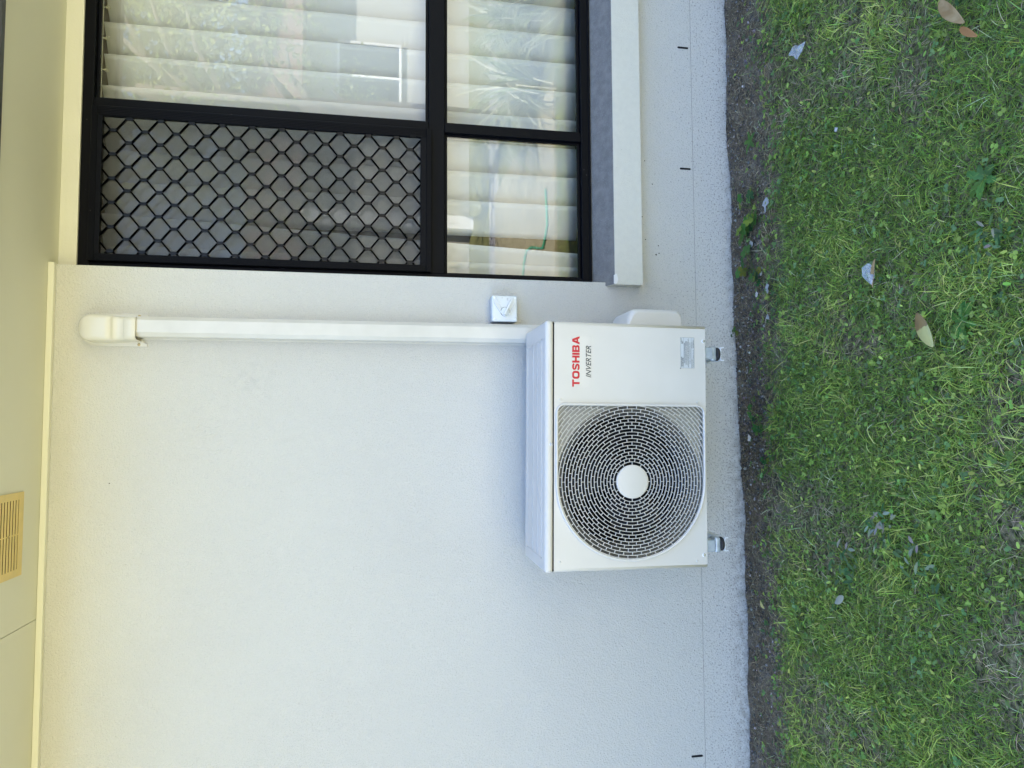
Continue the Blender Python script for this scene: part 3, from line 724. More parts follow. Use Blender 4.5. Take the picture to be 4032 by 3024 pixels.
# ------------------------------------------------------------------ wall brackets under the unit
def bracket(x, label):
    t = empty('wall_bracket', (x, 0, .26), label, 'bracket', 'wall brackets carrying the outdoor unit')
    b = MB(); z1 = 0; hw = .0222; y0 = -.365
    pr = [(-hw, -.013), (-hw, -.003), (-hw+.003, 0), (hw-.003, 0), (hw, -.003), (hw, -.013), (hw-.0025, -.013), (hw-.0025, -.0035), (hw-.0035, -.0025), (-hw+.0035, -.0025), (-hw+.0025, -.0035), (-hw+.0025, -.013)]
    b.prism(pr, y0, -.006, 'y'); b.obj('arm', M_white, t)
    b = MB(); b.box(-.03, .03, -.006, -.0005, -.03, .28, .001, 1); b.box(-hw+.001, -hw+.004, -.22, -.006, -.0, .01); b.obj('wall_plate', M_white, t)
    Mz = Matrix.Translation((0, -.352, 0))
    for yy in (-.348, -.12):
        Mz = Matrix.Translation((0, yy, 0))
        b = MB(); b.lathe([(0, .0003), (.020, .0003), (.0225, .003), (.0225, .009), (.019, .016), (0, .016)], Mz, 28); b.obj('rubber_mount', M_rubber, t)
        b = MB(); b.box(-.0248, .0248, yy-.022, yy+.024, .0150, .036, .0075, 4); b.obj('mount_cup', M_zinc, t, smooth=True)
        b = MB(); b.lathe([(.013, .0358), (.0125, .0378), (.011, .0382)], Mz, 24); b.lathe([(.0085, .0380), (.0085, .0425), (.0075, .0440), (0, .0440)], Mz @ Matrix.Rotation(.3, 4, 'Z'), 6); b.obj('bolt', M_zinc, t)
bracket(.2357, 'white steel wall bracket under the right end of the outdoor unit')
bracket(-.3896, 'white steel wall bracket under the fan end of the outdoor unit')

# ------------------------------------------------------------------ conduit and its wall cap
cd = empty('pipe_duct', (.333, 0, .70), 'cream plastic pipe duct running down the wall to the outdoor unit', 'pipe cover')
def sect(hw, h, rc, n=6):
    p = [(-hw, 0), (-hw*.985, -h*.25)]
    p += [(-hw*.96+rc-rc*math.cos(t), -h+rc-rc*math.sin(t)) for t in np.linspace(0, PI/2, n)]
    p += [(hw*.96-rc+rc*math.sin(t), -h+rc-rc*math.cos(t)) for t in np.linspace(0, PI/2, n)]
    p += [(hw*.985, -h*.25), (hw, 0)]; return p
b = MB(); p = sect(.0345, .062, .013, 2)
b.prism(p, 0, 1.462, 'z'); o = b.obj('duct_body', M_plastic, cd)
for q in o.data.polygons: q.use_smooth = False
b = MB(); b.box(-.0385, .0385, -.005, -.0005, 0, 1.46, .001, 1); b.obj('duct_base', M_plastic, cd)
cp = None
def hood():
    b = MB(); rows = []
    #  z, half width, height
    prof = [(.018, .0375, .070), (.020, .0392, .0715), (.050, .0392, .0715), (.054, .0400, .067), (.058, .0405, .064), (.084, .0420, .064), (.089, .0425, .069), (.093, .0430, .075), (.110, .0440, .077), (.150, .0450, .075)]
    R0 = .0465
    for k in range(1, 13):
        a = k/12*PI/2; s = math.sin(a); c = math.cos(a)
        prof.append((.150+(.200-.150)*s, .0450*max(c, .02)**.85, .075*max(c, .02)**.55))
    for z, hw, h in prof: rows.append([b.bm.verts.new((q[0], q[1], z)) for q in sect(hw, h, min(.015, hw*.6, h*.6))])
    for A, B in zip(rows, rows[1:]):
        for i in range(len(A)-1): b.bm.faces.new((A[i], A[i+1], B[i+1], B[i])).smooth = True
    b.bm.faces.new(rows[-1][::-1])
    return b.obj('duct_cap', M_capplastic, cd, loc=(-.008, 0, 1.434))
cp = hood()
fl = [(-.054, 0), (-.046, 0), (-.040, .012), (.040, .012), (.046, 0), (.054, 0), (.054, .150)] + [(.054*math.cos(t), .152+.056*math.sin(t)) for t in np.linspace(0, PI, 17)] + [(-.054, .150)]
b = MB(); b.prism(fl, -.005, -.0005, 'y'); b.obj('flange', M_capplastic, cp)
for s in (-1, 1):
    b = MB(); b.lathe([(.005, .005), (.0045, .0064), (.002, .0070), (0, .0066)], Matrix.Translation((s*.0475, 0, .026)) @ Matrix.Rotation(PI/2, 4, 'X'), 14); b.obj('screw', M_brass, cp)
b = MB(); b.lathe([(.0022, .0052), (0, .0056)], Matrix.Translation((0, 0, .203)) @ Matrix.Rotation(PI/2, 4, 'X'), 10); b.obj('vent_hole', M_dark, cp)

# ------------------------------------------------------------------ isolator switch
sw = empty('isolator_switch', (.4215, 0, .932), 'square pale plastic isolator switch beside the pipe duct below the window', 'switch')
sw.scale = (1.0, 1.0, 1.0)
b = MB(); b.box(-.0455, .0455, -.042, -.0005, -.046, .046, .005, 2); b.obj('back_box', M_switchbox, sw)
b = MB(); b.box(-.047, .047, -.060, -.0422, -.047, .047, .006, 3); cover = b.obj('cover', M_switch, sw, smooth=True)
k = .00093
def L(xz, yz): return (-(yz-845)/12.76*k, -(xz-935)/12.76*k)     # down/right of the enlarged photo to local x, z
b = MB()
ridge = [L(430, 570), L(560, 790), L(740, 1040), L(850, 1190), L(985, 1250), L(1130, 1190), L(1215, 1060), L(1330, 830), L(1455, 610)]
for p, q in zip(ridge, ridge[1:]): b.bar((p[0], -.0598, p[1]), (q[0], -.0598, q[1]), .0040, .0060)
ridge2 = [L(520, 300), L(780, 850)]; b.bar((ridge2[0][0], -.0598, ridge2[0][1]), (ridge2[1][0], -.0598, ridge2[1][1]), .0022, .0030)
ridge2 = [L(1370, 330), L(1130, 860)]; b.bar((ridge2[0][0], -.0598, ridge2[0][1]), (ridge2[1][0], -.0598, ridge2[1][1]), .0022, .0030)
b.obj('guard_ridge', M_switch, cover)
kx, kz = L(955, 1010)
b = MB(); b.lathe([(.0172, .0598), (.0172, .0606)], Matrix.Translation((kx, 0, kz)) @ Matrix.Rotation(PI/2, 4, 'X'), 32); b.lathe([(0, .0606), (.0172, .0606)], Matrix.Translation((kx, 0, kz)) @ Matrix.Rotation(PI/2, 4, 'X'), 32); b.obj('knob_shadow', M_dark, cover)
b = MB(); b.lathe([(.0158, .0600), (.0158, .0640), (.0150, .0646), (0, .0646)], Matrix.Translation((kx, 0, kz)) @ Matrix.Rotation(PI/2, 4, 'X'), 32)
p, q = L(880, 1180), L(1250, 440); b.bar((p[0], -.0644, p[1]), (q[0], -.0644, q[1]), .0066, .0120); b.obj('knob', M_switch, cover)
for s1 in (-1, 1):
    for s2 in (-1, 1):
        b = MB(); b.lathe([(.0042, .0598), (.0040, .0612), (0, .0616)], Matrix.Translation((s1*.0385, 0, s2*.0385)) @ Matrix.Rotation(PI/2, 4, 'X'), 14); b.obj('screw_cap', M_white, cover)
x, z = L(830, 330); m1 = text_mesh('25', .005, .0035, x-.002, z, -.0602); x, z = L(1090, 420); m2 = text_mesh('IP66', .009, .0050, x-.002, z-.001, -.0602)
join_meshes('marking', [m1, m2], mat('grey_marking', (.35, .36, .36), .5), cover)

# ------------------------------------------------------------------ lawn
def blades(n_x, n_y, head, L_, W_, el0, curl, colr, coltip, base_z=None, seg=3, roll=None):
    """arrays -> verts, faces, colours of curved blades"""
    N = len(n_x); z0 = gz(n_x, n_y) - .002 if base_z is None else base_z
    P = np.zeros((N, seg+1, 3)); P[:, 0, 0] = n_x; P[:, 0, 1] = n_y; P[:, 0, 2] = z0
    el = el0.copy(); hd = head.copy()
    for k in range(seg):
        d = np.stack([np.cos(el)*np.cos(hd), np.cos(el)*np.sin(hd), np.sin(el)], 1)
        P[:, k+1] = P[:, k] + d*(L_/seg)[:, None]; el = el - curl; hd = hd + rng.normal(0, .09, N)
    zmin = gz(P[:, :, 0].ravel(), P[:, :, 1].ravel()).reshape(N, seg+1) + .003
    P[:, 1:, 2] = np.maximum(P[:, 1:, 2], zmin[:, 1:])
    ro = rng.normal(0, .5, N) if roll is None else roll
    sd = np.stack([-np.sin(head)*np.cos(ro), np.cos(head)*np.cos(ro), np.sin(ro)], 1)
    wk = np.array([.9, 1., .6, .06]) if seg == 3 else np.array([.7, 1, 1, .7, .1])[:seg+1]
    V = np.zeros((N, seg+1, 2, 3))
    for k in range(seg+1):
        V[:, k, 0] = P[:, k]-sd*(W_*wk[k]/2)[:, None]; V[:, k, 1] = P[:, k]+sd*(W_*wk[k]/2)[:, None]
    base = np.arange(N)*(2*(seg+1)); F = np.concatenate([np.stack([base+2*k, base+2*k+1, base+2*k+3, base+2*k+2], 1) for k in range(seg)])
    cc = np.zeros((N, seg+1, 2, 3))
    for k in range(seg+1): cc[:, k] = (colr*(1-k/seg)+coltip*(k/seg))[:, None, :]
    return V.reshape(-1, 3), F, cc.reshape(-1, 3)
def merge(parts):
    Vs, Fs, Cs = [], [], []; off = 0
    for V, F, c in parts: Vs.append(V); Fs.append(F+off); Cs.append(c); off += len(V)
    return np.concatenate(Vs), np.concatenate(Fs), np.concatenate(Cs)
def scatter(n, x0=-2.6, x1=3.0, y0=-2.45, y1=-.02, bias=True):
    x = rng.uniform(x0, x1, n); y = rng.uniform(y0, y1, n)
    if bias:      # thin out what lies outside the photographed patch
        keep = ((x > -1.45) & (x < 1.9) & (y > -1.40)) | (rng.random(n) < .38); x, y = x[keep], y[keep]
    return x, y
def turf(x, y):     # 0 bare .. 1 full lawn
    e = soil_edge(x); return np.clip((e+.03-y)/.16, 0, 1)**1.3
GREENK = np.array([3.75, 2.65, 2.6])
def pal(N, cols, sig=.18, PALK=None):
    PALK = GREENK if PALK is None else np.array(PALK)
    c = np.array(cols)[rng.integers(0, len(cols), N)]*PALK; return np.clip(c*np.exp(rng.normal(0, sig, (N, 1)))*(1+rng.normal(0, .06, (N, 3))), .004, .9)
def lawn():
    parts = []
    # short dense turf
    x, y = scatter(560000); d = turf(x, y); dry = vnoise(x, y, 3.2, 31)*.6+vnoise(x, y, 9, 32)*.4
    keep = rng.random(len(x)) < d*np.clip(1.25-1.1*np.clip((dry-.46)/.2, 0, 1), .2, 1); x, y, dry = x[keep], y[keep], dry[keep]; N = len(x)
    Lh = rng.uniform(.014, .042, N); c = pal(N, [(.045, .105, .014), (.060, .135, .020), (.035, .085, .016), (.085, .155, .026), (.05, .11, .03)], .3)
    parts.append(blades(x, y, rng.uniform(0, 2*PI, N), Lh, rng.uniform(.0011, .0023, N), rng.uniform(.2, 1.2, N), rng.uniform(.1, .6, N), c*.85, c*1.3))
    # long bright blades in tufts
    nt = 5200; tx, ty = scatter(nt, y1=-.24); k = (vnoise(tx, ty, 3.5, 41)+rng.normal(0, .1, len(tx)) > .42) & (turf(tx, ty) > .6); tx, ty = tx[k], ty[k]; cnt = rng.integers(6, 22, len(tx))
    X = np.repeat(tx, cnt)+rng.normal(0, .022, cnt.sum()); Y = np.repeat(ty, cnt)+rng.normal(0, .022, cnt.sum()); N = len(X)
    hd = np.repeat(rng.uniform(0, 2*PI, len(tx)), cnt)+rng.normal(0, .7, N)
    c = pal(N, [(.10, .19, .028), (.14, .24, .045), (.085, .16, .022), (.19, .27, .08), (.07, .15, .03)], .25)
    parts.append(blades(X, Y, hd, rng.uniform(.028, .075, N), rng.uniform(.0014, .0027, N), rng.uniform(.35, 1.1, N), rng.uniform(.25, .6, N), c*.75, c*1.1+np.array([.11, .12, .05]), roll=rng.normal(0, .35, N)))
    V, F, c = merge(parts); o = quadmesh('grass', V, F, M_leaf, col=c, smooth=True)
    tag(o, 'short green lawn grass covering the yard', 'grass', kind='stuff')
    # dry straw
    parts = []
    x, y = scatter(120000); dry = vnoise(x, y, 3.2, 31)*.6+vnoise(x, y, 9, 32)*.4; d = turf(x, y)
    keep = rng.random(len(x)) < np.where(d > .5, np.clip((dry-.36)*2.2, .12, 1), .55); x, y = x[keep], y[keep]; N = len(x)
    near = y > soil_edge(x)
    x2 = rng.uniform(-1.5, 1.9, 36000); y2 = rng.uniform(-.40, -.01, 36000); k2 = y2 > soil_edge(x2)-.04; x = np.concatenate([x, x2[k2]]); y = np.concatenate([y, y2[k2]]); N = len(x); near = y > soil_edge(x)
    c = pal(N, [(.13, .11, .07), (.18, .155, .10), (.09, .075, .045), (.23, .21, .14), (.07, .055, .035)], .25, (2.2, 2.05, 1.9)); c[near] *= .75
    parts.append(blades(x, y, rng.uniform(0, 2*PI, N), np.where(near, .6, 1)*rng.uniform(.02, .065, N), rng.uniform(.0009, .0019, N), rng.uniform(.0, .65, N), rng.uniform(.05, .5, N), c, c*1.15, roll=rng.normal(0, .4, N)))
    x, y = scatter(6500, y1=-.16); keep = vnoise(x, y, 4, 61) > .35; x, y = x[keep], y[keep]; N = len(x); c = pal(N, [(.21, .26, .13), (.17, .23, .09), (.25, .29, .19), (.24, .24, .16)], .2, (2.2, 2.1, 1.7))
    parts.append(blades(x, y, rng.uniform(0, 2*PI, N), rng.uniform(.025, .085, N), rng.uniform(.0009, .0019, N), rng.uniform(.2, .9, N), rng.uniform(.2, .7, N), c, c, roll=rng.normal(0, .3, N)))
    V, F, c = merge(parts); o = quadmesh('dry_grass', V, F, M_straw, col=c)
    tag(o, 'dry straw coloured dead grass lying through the lawn and soil strip', 'dead grass', kind='stuff')
lawn()
def discs(cx_, cy_, cz_, rad, tilt, az, cols, n=6, lobed=False, asp=1.0, rot=None):
    """small leaf discs made of quads (n even) : centre + rim ; arrays"""
    N = len(cx_); ang = np.linspace(0, 2*PI, n, endpoint=False); V = np.zeros((N, n+1, 3)); rot = rng.uniform(0, 2*PI, N) if rot is None else rot
    ca, sa = np.cos(az), np.sin(az); ct, st = np.cos(tilt), np.sin(tilt)
    # local frame
    nx = np.stack([st*ca, st*sa, ct], 1); tx = np.stack([-sa, ca, np.zeros(N)], 1); ty = np.cross(nx, tx)
    V[:, 0] = np.stack([cx_, cy_, cz_-rad*.10], 1)
    for k, a in enumerate(ang):
        u = np.cos(a)*asp; v = np.sin(a); U = u*np.cos(rot)-v*np.sin(rot); W = u*np.sin(rot)+v*np.cos(rot)
        V[:, k+1] = np.stack([cx_, cy_, cz_], 1) + rad[:, None]*(U[:, None]*tx + W[:, None]*ty)
    base = np.arange(N)*(n+1); F = np.concatenate([np.stack([base, base+k+1, base+(k+1) % n+1, base+(k+2) % n+1 if k+2 <= n else base+1], 1) for k in range(0, n, 2)])
    return V.reshape(-1, 3), F, np.repeat(cols, n+1, 0)
def clover():
    parts = []
    x, y = scatter(30000, y1=-.10); e = soil_edge(x); dist = e-y
    p = np.where(dist < -.0, np.where(dist > -.05, .10, .012), .30) + .75*np.exp(-((dist-.12)/.16)**2)*(x > -1.6) ; p *= np.where(dist > .03, np.clip(vnoise(x, y, 4.5, 51)*2.2-.55, .06, 1), .8)
    keep = rng.random(len(x)) < p; x, y = x[keep], y[keep]; N = len(x)
    z = gz(x, y)+rng.uniform(.008, .032, N); c = pal(N, [(.04, .10, .022), (.055, .125, .025), (.03, .08, .025), (.08, .16, .03), (.045, .105, .04)], .25)
    a0 = rng.uniform(0, 2*PI, N); r = rng.uniform(.0030, .0062, N)
    for k in range(3):
        a = a0+k*2*PI/3; parts.append(discs(x+np.cos(a)*r*1.05, y+np.sin(a)*r*1.05, z+rng.normal(0, .0015, N), r, rng.uniform(0, .6, N), rng.uniform(0, 2*PI, N), c*np.exp(rng.normal(0, .08, (N, 1))), 6))
    # small oval weed leaves
    x, y = scatter(22000, y1=-.14); dist = soil_edge(x)-y; keep = (dist > -.02) & (rng.random(len(x)) < np.clip(vnoise(x, y, 6, 52)*2-.5, .1, 1)); x, y = x[keep], y[keep]; N = len(x)
    c = pal(N, [(.05, .12, .02), (.075, .15, .03), (.04, .09, .03), (.11, .18, .04)], .25)
    parts.append(discs(x, y, gz(x, y)+rng.uniform(.006, .03, N), rng.uniform(.004, .009, N), rng.uniform(0, .9, N), rng.uniform(0, 2*PI, N), c, 6, asp=.5))
    V, F, c = merge(parts); o = quadmesh('clover', V, F, M_leaf, col=c); tag(o, 'low clover and small round leaved weeds among the grass', 'clover', kind='stuff')
clover()
def pebbles():
    x = rng.uniform(-1.6, 1.9, 22000); y = rng.uniform(-.36, -.005, 22000); keep = (y > soil_edge(x)-.02) & (rng.random(22000) < np.clip(.22+1.1*np.exp(-((x-.15)/.38)**2)+.25*(vnoise(x, y, 5, 71) > .62), 0, 1)); x, y = x[keep], y[keep]; N = len(x)
    s = rng.gamma(2.2, .0011, N)+.0012; V0 = np.array([(1,0,0),(-1,0,0),(0,1,0),(0,-1,0),(0,0,.7),(0,0,-.7)], float)
    F0 = np.array([(0,2,4),(2,1,4),(1,3,4),(3,0,4),(2,0,5),(1,2,5),(3,1,5),(0,3,5)])
    V = np.zeros((N, 6, 3)); th = rng.uniform(0, 2*PI, N); j = rng.uniform(.6, 1.3, (N, 6, 1)); q = V0[None]*j
    V[:, :, 0] = x[:, None]+s[:, None]*(q[:, :, 0]*np.cos(th)[:, None]-q[:, :, 1]*np.sin(th)[:, None]*.7); V[:, :, 1] = y[:, None]+s[:, None]*(q[:, :, 0]*np.sin(th)[:, None]+q[:, :, 1]*np.cos(th)[:, None]*.7)
    V[:, :, 2] = (gz(x, y)+s*.4+.001)[:, None]+s[:, None]*q[:, :, 2]
    F = (F0[None]+6*np.arange(N)[:, None, None]).reshape(-1, 3)
    c = np.repeat(pal(N, [(.07, .08, .085), (.11, .12, .13), (.05, .055, .06), (.18, .20, .22), (.08, .075, .075), (.04, .045, .05), (.05, .05, .05)], .3, (1.9, 1.6, 1.35)), 6, 0)
    o = quadmesh('gravel', V.reshape(-1, 3), F, M_straw, col=c); tag(o, 'small pale grit and pebbles scattered on the bare soil by the wall', 'gravel', kind='stuff')
pebbles()

# ------------------------------------------------------------------ single plants, leaves and litter on the ground
def leaf_fan(bm, base, head, length, width, shape, tilt=.2, cup=.12, n=10, droop=.3, col=None, lay=None):
    """one leaf with a midrib, lying from base outwards; shape(t)->half width fraction"""
    base = Vector(base); d = Vector((math.cos(head), math.sin(head), 0)); s = Vector((-math.sin(head), math.cos(head), 0)); rows = []
    for k in range(n+1):
        t = k/n; hgt = length*(math.sin(tilt)*t - droop*t*t*.5); c = base + d*length*t*math.cos(tilt) + Vector((0, 0, hgt)); w = width*shape(t)/2
        rows.append([bm.verts.new(c+s*w+Vector((0, 0, cup*w))), bm.verts.new(c), bm.verts.new(c-s*w+Vector((0, 0, cup*w)))])
    fs = []
    for A, B in zip(rows, rows[1:]):
        for j in (0, 1): q = bm.faces.new((A[j], A[j+1], B[j+1], B[j])); q.smooth = True; fs.append(q)
    if col is not None:
        for q in fs:
            for l in q.loops: l[lay] = (*col, 1)
def plant_obj(name, bm, m, loc, label, cat, group=None):
    me = bpy.data.meshes.new(name); bm.to_mesh(me); bm.free(); o = link_mesh(name, me, m); o.location = loc; return tag(o, label, cat, group)
oval = lambda t: math.sin(PI*min(1, t**.8*.98+.01))
def lance(t): return (math.sin(PI*(t*.96+.02)))**.7
def weed(x, y, label, nl, spread, seed, R0=.022):
    """mallow-like seedling with lobed round leaves on thin stalks"""
    rd = random.Random(seed); bm = bmesh.new(); lay = bm.loops.layers.float_color.new('Col')
    for k in range(nl):
        a = rd.uniform(0, 2*PI); rr = rd.uniform(.35, 1)*spread; c = Vector((rr*math.cos(a), rr*math.sin(a)*.75, rd.uniform(.012, .04))); col = rd.choice([(.045, .14, .04), (.04, .11, .045), (.09, .21, .04), (.20, .28, .045)])
        col = tuple(v*rd.uniform(.8, 1.25) for v in col); Rl = R0*rd.uniform(.55, 1.1); th0 = a; tl = Vector((rd.uniform(-.35, .35), rd.uniform(-.35, .35), 1)).normalized()
        tx = tl.orthogonal().normalized(); ty = tl.cross(tx); n = 40; ring = []
        ctr = bm.verts.new(c - tl*Rl*.12)
        for i in range(n):
            t = i/n*2*PI; dt = abs((t+PI) % (2*PI)-PI)
            r = Rl*(.62+.38*abs(math.cos(2.5*t))**.55)*(.35+.65*min(1, (PI-dt)/.5)) * (1+.05*math.cos(14*t))
            ring.append(bm.verts.new(c+(tx*math.cos(t+th0)+ty*math.sin(t+th0))*r))
        for i in range(n):
            q = bm.faces.new((ctr, ring[i], ring[(i+1) % n]))
            for l in q.loops: l[lay] = (*col, 1)
        p0 = Vector((0, 0, .002)); m_ = (p0+c)/2+Vector((0, 0, .012)); prev = None
        for t in np.linspace(0, 1, 6):
            p = (1-t)**2*p0+2*t*(1-t)*m_+t*t*c; s = Vector((-math.sin(a), math.cos(a), 0))*.0011
            v = [bm.verts.new(p+s), bm.verts.new(p+Vector((0, 0, .0016))), bm.verts.new(p-s)]
            if prev:
                for i in range(3):
                    q = bm.faces.new((prev[i], prev[(i+1) % 3], v[(i+1) % 3], v[i]))
                    for l in q.loops: l[lay] = (.14, .20, .05, 1)
            prev = v
    return plant_obj('weed', bm, M_leaf, (x, y, gzf(x, y)), label, 'weed', 'weeds growing in the bare strip')
weed(.80, -.165, 'sprawling lobed leaf weed on the soil between the two right hand weep holes', 9, .085, 1, .026)
weed(.69, -.13, 'dark lobed leaf weed on bare soil below the sill, beside a torn paper scrap', 5, .045, 2, .028)
weed(.575, -.16, 'large yellow green lobed weed below the left end of the sill', 12, .095, 3, .026)
weed(.02, -.17, 'small lobed weed on the soil under the lettered end of the outdoor unit', 7, .055, 4, .018)
weed(-.14, -.20, 'tiny yellowish weed on the soil under the fan grille', 6, .05, 5, .011)
weed(.36, -.03, 'little dark weed tight against the wall foot under the valve cover', 6, .022, 6, .010)
bm = bmesh.new(); lay = bm.loops.layers.float_color.new('Col')
for a, l in ((.2, .045), (1.4, .05), (2.6, .055), (3.9, .05), (5.2, .045)): leaf_fan(bm, (0, 0, .010), a, l, .017, oval, .35, .2, 8, .5, (.10, .22, .045), lay)
plant_obj('weed', bm, M_leaf, (1.045, -.19, gzf(1.045, -.19)), 'bright green five leaved seedling at the right end of the bare strip', 'weed', 'weeds growing in the bare strip')
def silver(x, y, label, n, spread, seed, L0=.03, pale=.5):
    rd = random.Random(seed); bm = bmesh.new(); lay = bm.loops.layers.float_color.new('Col')
    for k in range(n):
        a = rd.uniform(0, 2*PI); rr = spread*math.sqrt(rd.random()); col = (.36, .37, .27) if rd.random() < pale else rd.choice([(.10, .19, .07), (.14, .25, .09), (.08, .17, .06)])
        h = rd.uniform(0, 2*PI); leaf_fan(bm, (rr*math.cos(a), rr*math.sin(a), .016+rd.uniform(0, .016)), h, L0*rd.uniform(.6, 1.3), L0*rd.uniform(.28, .42), lance, rd.uniform(-.1, .7), rd.uniform(-.2, .3), 6, .4, tuple(v*rd.uniform(.8, 1.15) for v in col), lay)
    return plant_obj('silver_leaf_weed', bm, M_leaf, (x, y, gzf(x, y)+.006), label, 'weed', 'silvery leaved weeds in the lawn')
silver(-.28, -.83, 'dense patch of silver backed leaves in open lawn below the fan grille', 34, .055, 11, .024)
silver(-.40, -.66, 'green rosette with a few silver leaves in the lawn nearer the wall', 30, .065, 12, .030, .22)
silver(-.37, -.95, 'loose silver leaved weed farthest from the wall, among dry grass', 22, .075, 13, .028, .55)
silver(.395, -1.215, 'tall grey green leaved weed at the picture edge, near the large yellow leaf', 40, .06, 14, .022, .2)
bm = bmesh.new(); lay = bm.loops.layers.float_color.new('Col'); leaf_fan(bm, (0, 0, .02), 2.2, .052, .022, lance, .15, -.3, 8, .3, (.46, .47, .38), lay)
plant_obj('silver_leaf', bm, M_leaf, (-.50, -.655, gzf(-.5, -.65)+.012), 'single large pale silver leaf lying alone in the lawn', 'leaf')
def rosette(x, y, label, seed, n=7, L0=.052, W=.020):
    rd = random.Random(seed); bm = bmesh.new(); lay = bm.loops.layers.float_color.new('Col')
    for k in range(n):
        a = k/n*2*PI+rd.uniform(-.25, .25); leaf_fan(bm, (.004*math.cos(a), .004*math.sin(a), .008), a, L0*rd.uniform(.7, 1.15), W*rd.uniform(.8, 1.2), lambda t: (.25+.75*math.sin(PI*min(.98, t*.9+.05)))*(1+.18*math.sin(t*26)), rd.uniform(.25, .5), .25, 16, .6, tuple(v*rd.uniform(.8, 1.25) for v in (.10, .22, .05)), lay)
    return plant_obj('broadleaf_weed', bm, M_leaf, (x, y, gzf(x, y)), label, 'weed', 'broad leaved rosettes in the lawn')
rosette(.235, -1.115, 'broad leaved green rosette just beyond the large yellow leaf', 21)
rosette(.55, -1.20, 'broad leaved green rosette at the picture edge midway to the curled brown leaf', 22, 6, .045, .020)
M_leafdead = mat('yellow_leaf', (.50, .47, .17), .55, var=(22, (.40, .37, .14), .6))
def dead_leaf_mat():
    t = M_leafdead.node_tree; b_ = t.nodes['Principled BSDF']; tc = t.nodes.new('ShaderNodeTexCoord'); sx = t.nodes.new('ShaderNodeSeparateXYZ'); t.links.new(tc.outputs['Object'], sx.inputs[0])
    n = t.nodes.new('ShaderNodeTexNoise'); n.inputs['Scale'].default_value = 45; t.links.new(tc.outputs['Object'], n.inputs['Vector'])
    a = t.nodes.new('ShaderNodeMath'); a.operation = 'MULTIPLY_ADD'; a.inputs[1].default_value = .06; t.links.new(n.outputs[0], a.inputs[0]); t.links.new(sx.outputs[0], a.inputs[2])
    mr = t.nodes.new('ShaderNodeMapRange'); mr.inputs[1].default_value = .084; mr.inputs[2].default_value = .089; t.links.new(a.outputs[0], mr.inputs[0])
    mx = t.nodes.new('ShaderNodeMix'); mx.data_type = 'RGBA'; mx.inputs[7].default_value = (.25, .165, .06, 1)
    old = b_.inputs['Base Color'].links[0].from_socket; t.links.new(old, mx.inputs[6]); t.links.new(mr.outputs[0], mx.inputs[0]); t.links.new(mx.outputs[2], b_.inputs['Base Color'])
dead_leaf_mat()
def fallen(name, p0, p1, width, m, label, lift=.035, cup=.25, tilt=.05, group=None, shape=lance):
    dx, dy = p1[0]-p0[0], p1[1]-p0[1]; bm = bmesh.new(); leaf_fan(bm, (0, 0, 0), 0, math.hypot(dx, dy), width, shape, tilt, cup, 14, .1)
    me = bpy.data.meshes.new(name); bm.to_mesh(me); bm.free(); o = link_mesh(name, me, m); o.location = (*p0, gzf(*p0)+lift); o.rotation_euler = (0, 0, math.atan2(dy, dx))
    sm = o.modifiers.new('s', 'SOLIDIFY'); sm.thickness = .0005; return tag(o, label, 'leaf', group)
fallen('fallen_leaf', (.186, -1.052), (.276, -1.003), .039, M_leafdead, 'large yellow oval leaf with a brown end lying on the lawn', .040, group=None)
M_brownleaf = mat('brown_leaf', (.46, .33, .16), .8, spec=.2, var=(30, (.30, .18, .07), .8))
fallen('fallen_leaf', (1.005, -1.125), (.915, -1.19), .030, M_brownleaf, 'curled tan and brown leaf at the corner of the lawn', .042, .8, .02)
fallen('fallen_leaf', (.905, -1.185), (.865, -1.222), .016, mat('orange_leaf', (.36, .17, .05), .6), 'thin orange brown leaf tip beside the curled tan leaf', .040, .9, -.1)
fallen('fallen_leaf', (.445, -.868), (.370, -.850), .012, M_brownleaf, 'narrow dry brown leaf lying beside the clear plastic scrap', .038, 1.0, 0)
fallen('fallen_leaf', (-.638, -.130), (-.660, -.158), .015, mat('pale_yellow_leaf', (.62, .56, .20), .5), 'small pale yellow leaf on the bare soil near the wall', .012, .7, .1)
def scrap(name, pts, z, m, label, cat, crump=.006, seed=1):
    rd = random.Random(seed); bm = bmesh.new(); cx_ = sum(p[0] for p in pts)/len(pts); cy_ = sum(p[1] for p in pts)/len(pts)
    c = bm.verts.new((0, 0, crump)); ring = [bm.verts.new((p[0]-cx_, p[1]-cy_, rd.uniform(-.2, 1)*crump)) for p in pts]
    mid = [bm.verts.new(((p[0]-cx_)*.55+rd.uniform(-.001, .001), (p[1]-cy_)*.55, rd.uniform(-.3, 1.3)*crump)) for p in pts]; n = len(pts)
    for i in range(n): bm.faces.new((mid[i], ring[i], ring[(i+1) % n], mid[(i+1) % n])); bm.faces.new((c, mid[i], mid[(i+1) % n]))
    me = bpy.data.meshes.new(name); bm.to_mesh(me); bm.free(); o = link_mesh(name, me, m); o.location = (cx_, cy_, gzf(cx_, cy_)+z); sm = o.modifiers.new('s', 'SOLIDIFY'); sm.thickness = .0004; return tag(o, label, cat, 'litter scraps on the ground')
def film():
    m = mat('clear_plastic', (.58, .61, .64), .12); t = m.node_tree; tr = t.nodes.new('ShaderNodeBsdfTransparent'); mx = t.nodes.new('ShaderNodeMixShader'); mx.inputs[0].default_value = .36
    t.links.new(tr.outputs[0], mx.inputs[1]); t.links.new(t.nodes['Principled BSDF'].outputs[0], mx.inputs[2]); t.links.new(mx.outputs[0], t.nodes['Material Output'].inputs[0]); return m
M_clear = film(); M_paper = mat('grey_paper', (.42, .42, .41), .8); M_paintflake = mat('paint_flake', (.62, .58, .54), .8)
